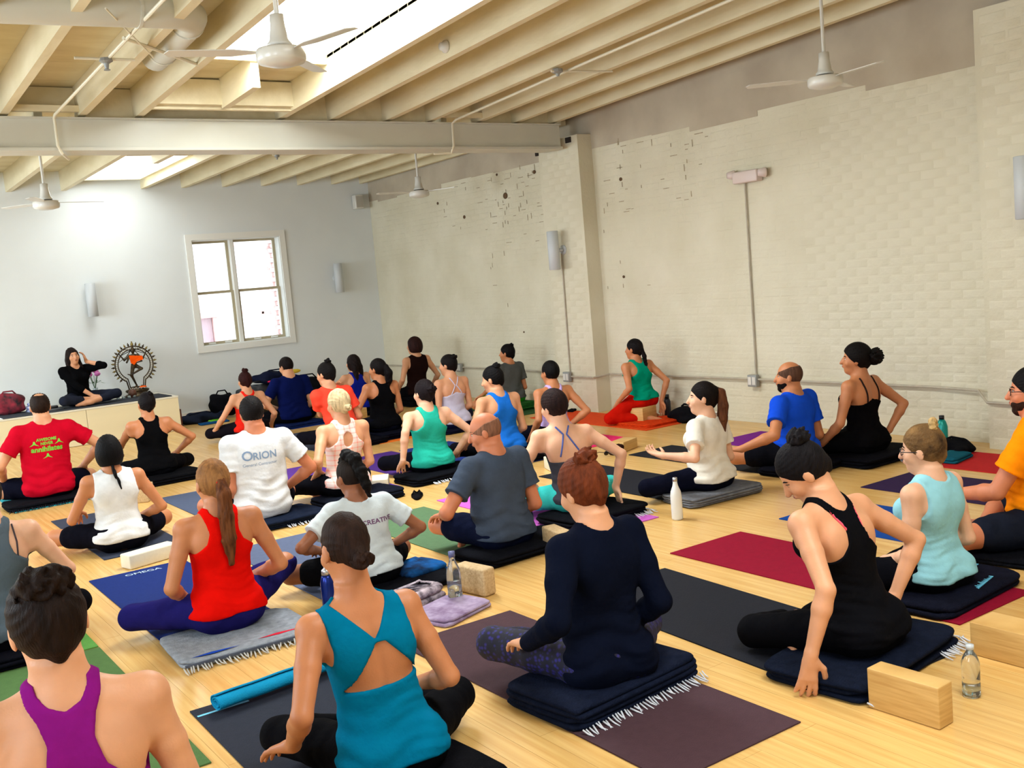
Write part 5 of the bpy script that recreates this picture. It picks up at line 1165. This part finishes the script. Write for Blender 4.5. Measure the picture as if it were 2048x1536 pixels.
ts=MB().ell((0,0,.02),(.045,.035,.026),10,6).ell((.03,.02,.03),(.03,.025,.02),9,5).build('tissue',mat('tissue',(238,238,236),rough=.9,bump=.8,bscale=40),None,True,loc=(2.22,8.9,.142)); tag(ts,'crumpled white tissue on top of the cork block','tissue')
# ---- bottles
M_cglass=mat('bottle_plastic',(238,244,246),rough=.03,trans=.95,spec=.5); M_water=mat('water',(214,228,232),rough=.0,trans=1.)
M_cap=mat('cap_blue_grey',(90,96,140),rough=.4)
def bottle(label,x,y,prof,m,cap,capm,water=None,foot=None):
    o=MB().lathe(prof,28).build('water_bottle',m,None,True,loc=(x,y,.001)); tag(o,label,'bottle','water bottles on the floor')
    MB().lathe(cap,20).build('cap',capm,o,True)
    if water: MB().lathe(water,24).build('water',M_water,o,True)
    return o
bottle('white steel bottle with a narrow neck standing alone on the floor',4.40,4.72,[(0,0),(.034,0),(.036,.01),(.036,.15),(.032,.18),(.018,.215),(.014,.235),(.014,.245)],mat('white_steel',(226,226,220),rough=.35,coat=.3),[(.0,.245),(.015,.245),(.015,.268),(.0,.27)],mat('silver_cap',(190,190,192),rough=.3,metal=.8))
bottle('tall clear bottle with a dark upper half beside the upright cream block',2.56,4.42,[(0,.0),(.034,0),(.037,.01),(.037,.15),(.034,.17),(.020,.205),(.015,.22),(.015,.235)],M_cglass,[(0,.235),(.017,.235),(.017,.262),(0,.263)],M_cap,[(0,.006),(.033,.006),(.033,.11),(0,.112)])
bottle('small clear plastic bottle behind the nearest bamboo block',3.24,2.03,[(0,0),(.029,0),(.031,.008),(.031,.05),(.029,.055),(.031,.06),(.031,.125),(.022,.150),(.012,.165),(.012,.172)],M_cglass,[(0,.172),(.014,.172),(.014,.188),(0,.189)],mat('cap_clear',(200,206,210),rough=.3),[(0,.006),(.028,.006),(.028,.04),(0,.042)])
bottle('blue metal bottle with a silver ring lid behind the cut-out top woman',2.03,4.78,[(0,0),(.034,0),(.036,.01),(.036,.16),(.028,.19),(.022,.20)],mat('blue_metal',(20,44,130),rough=.25,metal=.6),[(0,.20),(.024,.20),(.024,.225),(.010,.235),(.010,.245),(0,.246)],mat('silver_cap',(190,190,192),rough=.3,metal=.8))
bottle('turquoise bottle with a dark cap at the foot of the brick wall',7.22,4.68,[(0,0),(.040,0),(.042,.01),(.042,.16),(.030,.20),(.018,.215)],mat('turq_metal',(16,158,150),rough=.3,metal=.3),[(0,.215),(.02,.215),(.02,.245),(0,.246)],mat('cap_dark',(24,24,28),rough=.4))
bottle('dark bottle at the wall behind the kneeling woman',7.38,7.95,[(0,0),(.034,0),(.036,.01),(.036,.17),(.022,.20)],mat('navy_metal',(20,22,34),rough=.4),[(0,.20),(.025,.20),(.025,.24),(0,.241)],mat('cap_dark',(24,24,28),rough=.4))
bottle('small clear bottle on the floor left of the man in the white t-shirt',3.05,9.35,[(0,0),(.030,0),(.032,.01),(.032,.11),(.014,.14),(.014,.15)],M_cglass,[(0,.15),(.015,.15),(.015,.166),(0,.167)],mat('cap_clear',(200,206,210),rough=.3))
bottle('pale blue bottle beside the wood block near the woman in cobalt',5.78,11.45,[(0,0),(.03,0),(.032,.01),(.032,.14),(.014,.17)],mat('pale_blue_plastic',(170,196,220),rough=.3),[(0,.17),(.015,.17),(.015,.19),(0,.19)],mat('cap_clear',(200,206,210),rough=.3))
# ---- towels and clothes on the floor
def roll(label,p0,p1,r,m,name,cat):
    p0,p1=Vector(p0),Vector(p1); c=(p0+p1)/2; d=(p1-p0); L_=d.length; a=math.atan2(d.y,d.x)
    vs=[];fs=[];n=40;nx=14
    for i in range(nx+1):
        x=-L_/2+L_*i/nx
        for k in range(n):
            t=k/n*4.6*math.pi; rr=r*(.35+.65*k/n)*(1+.03*math.sin(x*30+t)); vs.append((x,rr*math.cos(t)*1.25,r*.8+rr*math.sin(t)*.75))
    for i in range(nx):
        for k in range(n-1): fs.append((i*n+k,(i+1)*n+k,(i+1)*n+k+1,i*n+k+1))
    mb=MB().add(vs,fs); me=mb.mesh(name,m,True); o=link(name,me,None,(c.x,c.y,.012),(0,0,a)); sm_=o.modifiers.new('thick','SOLIDIFY'); sm_.thickness=.005; tag(o,label,cat); return o
roll('turquoise folded towel lying across the front of the black lettered mat',(1.16,3.96,0),(1.72,4.02,0),.044,fabric('towel_turq',(24,146,192),bump=.5,bscale=200),'towel','towel')
def soft(label,x,y,wx,wy,ht,rz,m,name,cat,layers=2,z=.002,group=None):
    mb=MB()
    for k in range(layers): slab(mb,random.uniform(-.01,.01),random.uniform(-.01,.01),k*ht/layers,wx-k*.02,wy-k*.02,ht/layers)
    o=mb.build(name,m,None,True,loc=(x,y,z)); o.rotation_euler=(0,0,R(rz)); tag(o,label,cat,group); return o
M_lav=mat('lavender_tie_dye',(126,104,134),rough=.9,scale=16,col2=(172,156,182),bump=.3,bscale=40,spec=.1)
soft('lavender tie-dyed cloth folded flat on the floor beside the tall clear bottle',2.44,4.30,.36,.30,.03,20,M_lav,'folded_cloth','cloth')
M_pat=mat('printed_scarf',(206,190,200),rough=.9,scale=28,col2=(70,60,70),bump=.4,bscale=40,spec=.1)
soft('rolled printed scarf with dark flowers behind the lavender cloth',2.40,4.56,.30,.20,.085,15,M_pat,'printed_scarf','scarf',2)
M_bb=mat('blue_black_cloth',(14,16,24),rough=.9,scale=9,col2=(16,90,160),bump=.4,bscale=40,spec=.1)
soft('dark jacket with a bright blue patch beside the crest-haired person',2.66,5.02,.30,.30,.06,10,M_bb,'jacket','jacket',2)
soft('folded teal towel on the far end of the red mat',6.78,4.33,.32,.22,.035,10,fabric('teal_towel',(20,86,104)),'towel','towel',2,.008)
M_bag=fabric('black_bag',(16,16,20),bump=.6,bscale=30); M_bag2=fabric('black_nylon',(22,23,28),bump=.5,bscale=20,rough=.5,spec=.4)
def bag(label,x,y,wx,wy,h_,rz,m,cat='bag',name='duffel_bag',group=None,z=.002):
    G_=Grid((-wx/2-.05,-wy/2-.05,-.01),(wx/2+.05,wy/2+.05,h_+.08),max(wx,.3)/34); q=G_.sl((-9,-9,-9),(9,9,9)); ii,X,Y,Z=q
    k=((np.abs(X)/(wx/2))**3.2+(np.abs(Y)/(wy/2))**3+(np.abs(Z-h_/2)/(h_/2))**3)**(1/3)
    d=(k-1)*min(wx,wy,h_)/2+.012*np.sin(X*23+y*9)*np.sin(Y*19+x*7)+.008*np.sin(Z*41+X*17)
    G_.f[ii]=d.astype(f32); o=link(name,G_.mesh(name,m),None,(x,y,z),(0,0,R(rz))); tag(o,label,cat,group)
    MB().tube([(-wx*.25,-wy*.1,h_*.96),(-wx*.15,-wy*.12,h_*1.12),(wx*.15,-wy*.12,h_*1.12),(wx*.25,-wy*.1,h_*.96)],.010,6).build('strap',m,o,True)
    return o
bag('large black holdall with grey piping, left in the pile by the far wall',5.12,13.75,.62,.42,.42,4,M_bag2,group='bags piled against the far wall')
bag('black bag with a yellow lining, right in the pile behind the man in navy',5.88,13.82,.60,.38,.42,-4,M_bag,group='bags piled against the far wall')
bag('dark blue bag lying on top of the pile of bags',5.40,13.8,.55,.34,.16,6,fabric('ink_bag',(20,24,44)),group='bags piled against the far wall',z=.42)
MB().ell((5.66,13.66,.55),(.09,.03,.03),10,6).build('yellow_lining',fabric('yellow_cloth',(210,180,60)),None,True); tag(bpy.context.scene.collection.objects[-1],'yellow cloth spilling out of the bag pile','cloth')
MB().ell((5.27,13.55,.46),(.07,.02,.015),10,6).build('red_label',fabric('red_cloth',(220,40,80)),None,True); tag(bpy.context.scene.collection.objects[-1],'small red cloth tag on the pile of bags','cloth')
bag('crumpled black jacket leaning on the far wall left of the beehive-haired woman',4.72,14.1,.34,.24,.34,5,M_bag,'jacket','jacket')
bag('low heap of dark mats along the far wall beside the platform',4.35,14.0,.62,.34,.12,6,fabric('mat_heap',(30,36,52)),'mat','folded_mats')
soft('small lime green cloth on the floor beside the mat heap',4.50,13.72,.22,.14,.03,0,fabric('lime_cloth',(110,200,50)),'cloth','cloth',1)
soft('blue cloth on the floor beside the lime green one',4.42,13.62,.40,.18,.02,0,fabric('blue_cloth',(20,70,120)),'cloth','cloth',1)
bag('black bag against the brick wall behind the woman in cream',7.25,7.55,.40,.26,.15,80,M_bag)
bag('small black pouch at the foot of the wall below the turquoise bottle',7.08,4.50,.34,.20,.09,70,M_bag,'bag','pouch')
bag('black bag beside the woman in lavender, near the pilaster',6.55,11.35,.36,.24,.20,30,M_bag)
soft('small dark cloth at the foot of the pilaster',7.20,9.35,.12,.08,.03,30,M_bag,'cloth','cloth',1)
def sandal(label,x,y,rz):
    mb=MB(); 
    vs=[];N=20
    for zz in (0,.018):
        for k in range(N):
            t=2*math.pi*k/N; yy=.125*math.sin(t); wd=.045+.008*math.sin(t); vs.append((wd*math.cos(t)*(1 if math.sin(t)>0 else .85),yy,zz))
    mb.add(vs,[tuple(range(N-1,-1,-1)),tuple(range(N,2*N))]+[(k,(k+1)%N,N+(k+1)%N,N+k) for k in range(N)])
    o=mb.build('flip_flop',M_bag,None,True,loc=(x,y,.001)); o.rotation_euler=(0,0,R(rz)); tag(o,label,'sandal','black flip-flops on the floor')
    MB().tube([(-.04,-.01,.016),(-.02,.03,.045),(0,.07,.018),(.02,.03,.045),(.04,-.01,.016)],.006,6).build('strap',M_bag,o,True); return o
sandal('black flip-flop beyond the man in the white t-shirt',3.45,8.35,20); sandal('black flip-flop beside the cream block near the blonde woman',3.72,6.86,-30)
gl=empty('sunglasses',(5.60,6.80,.02)); tag(gl,'dark sunglasses on the floor beside the flat wood block','sunglasses')
for s_ in (-1,1):
    MB().ell((s_*.034,0,.012),(.028,.006,.020),14,8).build('lens',mat('dark_lens',(14,12,14),rough=.1),gl,True); MB().tube([(s_*.062,0,.022),(s_*.064,.06,.02),(s_*.06,.12,.0)],.003,6).build('temple',mat('dark_lens',(14,12,14)),gl)
bag('small brown pouch beside the sunglasses on the floor',5.70,6.82,.14,.10,.07,10,fabric('brown_pouch',(48,26,22)),'bag','pouch')

# ---- platform
M_ply=mat('birch_panel',(236,222,182),rough=.5,var=.04,scale=2.5,stretch=(.5,1,3))
pf=empty('platform',(1.4,13.9,0)); tag(pf,'long low platform clad in pale birch panels against the far wall','platform')
def pchild(mb,name,m,parent,smooth=False):
    o=mb.build(name,m,parent,smooth); P=parent
    mi=Matrix.Identity(4)
    while P is not None: mi=P.matrix_basis@ (P.matrix_parent_inverse if P.parent else Matrix.Identity(4)) if False else mi; P=None
    o.matrix_parent_inverse=Matrix.Translation(parent.location).inverted(); return o
for a,b_ in ((-1.6,.6),(.605,1.69),(1.695,2.785),(2.79,3.925)):
    pchild(MB().box(a,b_,13.42,13.44,.004,.43),'front_panel',M_ply,pf)
pchild(MB().box(3.905,3.925,13.442,14.41,.004,.43),'end_panel',M_ply,pf)
pchild(MB().box(-1.6,3.93,13.415,14.41,.432,.452),'top_board',mat('platform_top',(232,226,206),rough=.4),pf)
rn=link('platform_runner',rbox_mesh('platform_runner',2.0,.60,.012,.004,fabric('runner_grey',(66,68,74)),2),None,(2.86,13.74,.453)); tag(rn,'charcoal grey mat laid on top of the platform under the teacher','mat')
bd=link('brown_board',rbox_mesh('brown_board',.05,.30,.24,.006,mat('dark_brown_wood',(92,44,30),rough=.5),2),None,(4.02,13.9,.0)); tag(bd,'dark red-brown wooden box standing beside the end of the platform','box')
dr=MB().ell((0,0,.055),(.055,.055,.055),16,12).build('singing_bowl_ball',mat('wood_ball',(96,58,40),rough=.5,var=.2,scale=20),None,True,loc=(3.50,13.95,.466)); tag(dr,'round brown wooden ball on the platform beside the teacher\'s knee','ball'); MB().lathe([(.03,0),(.036,.008),(.02,.012)],14).build('stand',mat('dark_brown_wood',(92,44,30)),dr,True)
# things on the left of the platform
bag('dark crimson and black bag at the left end of the platform',2.02,13.95,.34,.28,.26,0,mat('crimson_bag',(30,14,22),rough=.8,scale=12,col2=(150,30,50)),z=.453)
soft('crumpled blue and white cloth beside the crimson bag',2.27,13.85,.16,.14,.12,20,mat('blue_print',(40,70,160),rough=.8,scale=30,col2=(220,226,236)),'cloth','cloth',3,z=.455)
bk=link('notebook',rbox_mesh('notebook',.26,.19,.022,.003,mat('grey_cover',(92,94,98),rough=.6),1),None,(2.42,13.62,.466),(0,0,R(8))); tag(bk,'grey notebook on the platform left of the teacher','book')
bk=link('phone',rbox_mesh('phone',.15,.09,.03,.006,mat('black_plastic',(16,16,18),rough=.4),1),None,(2.44,13.64,.490),(0,0,R(-6))); tag(bk,'black case lying on the grey notebook','case')
bk=link('white_paper',rbox_mesh('white_paper',.24,.17,.004,.001,mat('paper',(238,238,236),rough=.8),1),None,(1.95,13.55,.454),(0,0,R(4))); tag(bk,'white sheet of paper at the left front edge of the platform','paper')
bk=link('white_paper',rbox_mesh('white_paper',.30,.20,.006,.001,mat('paper',(238,238,236),rough=.8),1),None,(3.72,13.62,.454),(0,0,R(4))); tag(bk,'white sheet of paper at the right end of the platform','paper')
# flowers behind the teacher
vs_=empty('flower_vase',(3.10,14.2,.453)); tag(vs_,'small vase of pink flowers and leaves behind the teacher','flowers')
MB().lathe([(.035,0),(.045,.02),(.05,.10),(.03,.16),(.035,.18)],18).build('vase',mat('vase_glass',(210,220,222),rough=.1,trans=.6),vs_,True)
for k in range(7):
    a=k*.9; r_=.05+.02*(k%3); MB().ell((r_*math.cos(a),r_*math.sin(a)-.02,.36+.03*(k%3)),(.035,.03,.028),10,6).build('flower',mat('pink_petals',(220,120,190),rough=.6,var=.2,scale=30),vs_,True)
    MB().tube([(0,0,.15),(r_*.5*math.cos(a),r_*.5*math.sin(a),.26),(r_*math.cos(a),r_*math.sin(a)-.02,.35)],.003,5).build('stem',mat('leaf_green',(50,84,40),rough=.6),vs_)
for k in range(12):
    a=k*.55; l=.10+.03*(k%3); p=Vector((math.cos(a)*.04,math.sin(a)*.04,.24)); q_=p+Vector((math.cos(a)*l,math.sin(a)*l*.6,.03*math.sin(k))); n_=Vector((-math.sin(a),math.cos(a),0))*.012; mid=(p+q_)/2+Vector((0,0,.015))
    MB().add([p,mid-n_,q_,mid+n_],[(0,1,2,3)]).build('leaf',mat('leaf_green',(50,84,40)),vs_)
# ---- dancing bronze statue in a ring of flames
M_brz=mat('aged_bronze',(86,70,44),rough=.38,metal=.65,var=.4,scale=30,col2=(46,40,34)); M_brl=mat('bright_bronze',(150,132,76),rough=.4,metal=.6,var=.3,scale=30)
st=empty('dancing_figure_statue',(3.60,14.08,.453)); tag(st,'large bronze dancing figure in a flaming ring, draped with orange cloth, on the platform','statue')
MB().lathe([(.0,0),(.17,0),(.175,.02),(.15,.04),(.12,.05),(.155,.08),(.15,.10),(.10,.115),(.0,.118)],26,M=Matrix.Scale(.6,4,Vector((0,1,0)))).build('lotus_base',M_brz,st,True)
RC=.43; RR=.245
def arc(r,n,a0,a1,sx=1.): return [(sx*r*math.sin(a0+(a1-a0)*i/n),0,RC+r*math.cos(a0+(a1-a0)*i/n)) for i in range(n+1)]
MB().tube([(-.10,0,.10)]+arc(RR,60,-R(150),R(150))+[(.10,0,.10)],.009,8).build('outer_ring',M_brz,st,True)
MB().tube([(-.08,0,.11)]+arc(RR-.038,56,-R(150),R(150))+[(.08,0,.11)],.007,8).build('inner_ring',M_brz,st,True)
for i in range(46):
    a=-R(148)+R(296)*i/45; MB().box(-.003,.003,-.004,.004,RR-.036,RR-.004,Matrix.Translation((0,0,RC))@Matrix.Rotation(a,4,'Y')).build('ring_spoke',M_brl,st)
for i in range(27):
    a=-R(135)+R(270)*i/26; M_=Matrix.Translation((0,0,RC))@Matrix.Rotation(a,4,'Y')@Matrix.Translation((0,0,RR+.024)); k=1.5 if i==13 else 1.
    MB().ell((0,0,0),(.014*k,.009,.016*k),10,6,M_).ell((0,0,.020*k),(.007*k,.005,.009*k),8,5,M_).build('flame',M_brl if i%2 else M_brz,st,True)
# dancer
fig=Grid((-.22,-.07,.09),(.22,.07,.74),.006)
def fc(a,b,ra,rb,k=.012): fig.prim(('cap',V3(*a),V3(*b),ra,rb,k))
fig.prim(('ell',V3(0,0,.42),(.036,.028,.040),None,.01)); fc((0,0,.44),(0,0,.53),.030,.042); fc((-.05,0,.55),(.05,0,.55),.018,.018); fig.prim(('ell',V3(0,-.005,.615),(.026,.028,.032),None,.01)); fc((0,0,.57),(0,0,.60),.013,.013)
fc((0,0,.64),(0,0,.70),.022,.006)                          # tall crown
fc((-.02,0,.41),(-.055,-.02,.29),.028,.019); fc((-.055,-.02,.29),(.0,0,.15),.018,.011); fc((0,0,.15),(-.03,-.03,.135),.011,.008)   # standing leg, bent
fc((.02,0,.41),(.08,-.03,.37),.026,.018); fc((.08,-.03,.37),(-.07,-.045,.30),.017,.010); fc((-.07,-.045,.30),(-.11,-.05,.315),.010,.007)  # raised leg crossing
fc((-.05,0,.55),(-.12,0,.50),.014,.011); fc((-.12,0,.50),(-.185,0,.60),.011,.008)
fc((.05,0,.55),(.12,0,.50),.014,.011); fc((.12,0,.50),(.18,0,.60),.011,.008)
fc((-.05,-.01,.55),(-.10,-.03,.47),.013,.010); fc((-.10,-.03,.47),(-.06,-.05,.53),.010,.008)
fc((.05,-.01,.55),(.09,-.04,.47),.013,.010); fc((.09,-.04,.47),(-.05,-.05,.44),.010,.008)
link('dancer',fig.mesh('dancer',M_brz),st)
MB().ell((-.02,-.01,.128),(.075,.028,.018),12,6).ell((.06,-.02,.135),(.02,.02,.018),8,5).build('dwarf_under_foot',M_brz,st,True)
for s_ in (-1,1):
    for k in range(3): MB().tube([(s_*.02,.01,.62),(s_*.09,.012,.64-.05*k),(s_*.19,.012,.62-.07*k)],[.006,.005,.003],6).build('hair_lock',M_brz,st,True)
M_or=fabric('orange_cloth',(255,92,16),bump=.6,bscale=30)
MB().add([(-.07,-.062,.56),(.10,-.062,.54),(.105,-.072,.49),(.02,-.075,.47),(-.02,-.078,.43),(-.06,-.070,.46)],[(0,1,2,3,4,5)]).build('orange_drape',M_or,st)
sm2=st.children[-1].modifiers.new('thick','SOLIDIFY'); sm2.thickness=.006
MB().ell((.06,-.07,.13),(.05,.02,.015),10,6).build('orange_garland',M_or,st,True)
for k in range(9): MB().ell((-.10+.022*k,-.085,.118+.006*(k%2)),(.008,.008,.008),8,5).build('bead',mat('shell_bead',(226,210,190),rough=.4),st,True)
for k in range(4):
    o=MB().lathe([(.0,0),(.018,0),(.022,.012),(.018,.03),(.0,.031)],12).build('votive_holder',mat('votive_glass',(190,206,204),rough=.1,trans=.5),None,True,loc=(3.30+.07*k,13.90+.02*(k%2),.466 if k<3 else .466)); tag(o,('leftmost','second','third','rightmost')[k]+' small glass votive holder on the platform before the statue','candle holder','glass votive holders before the statue')
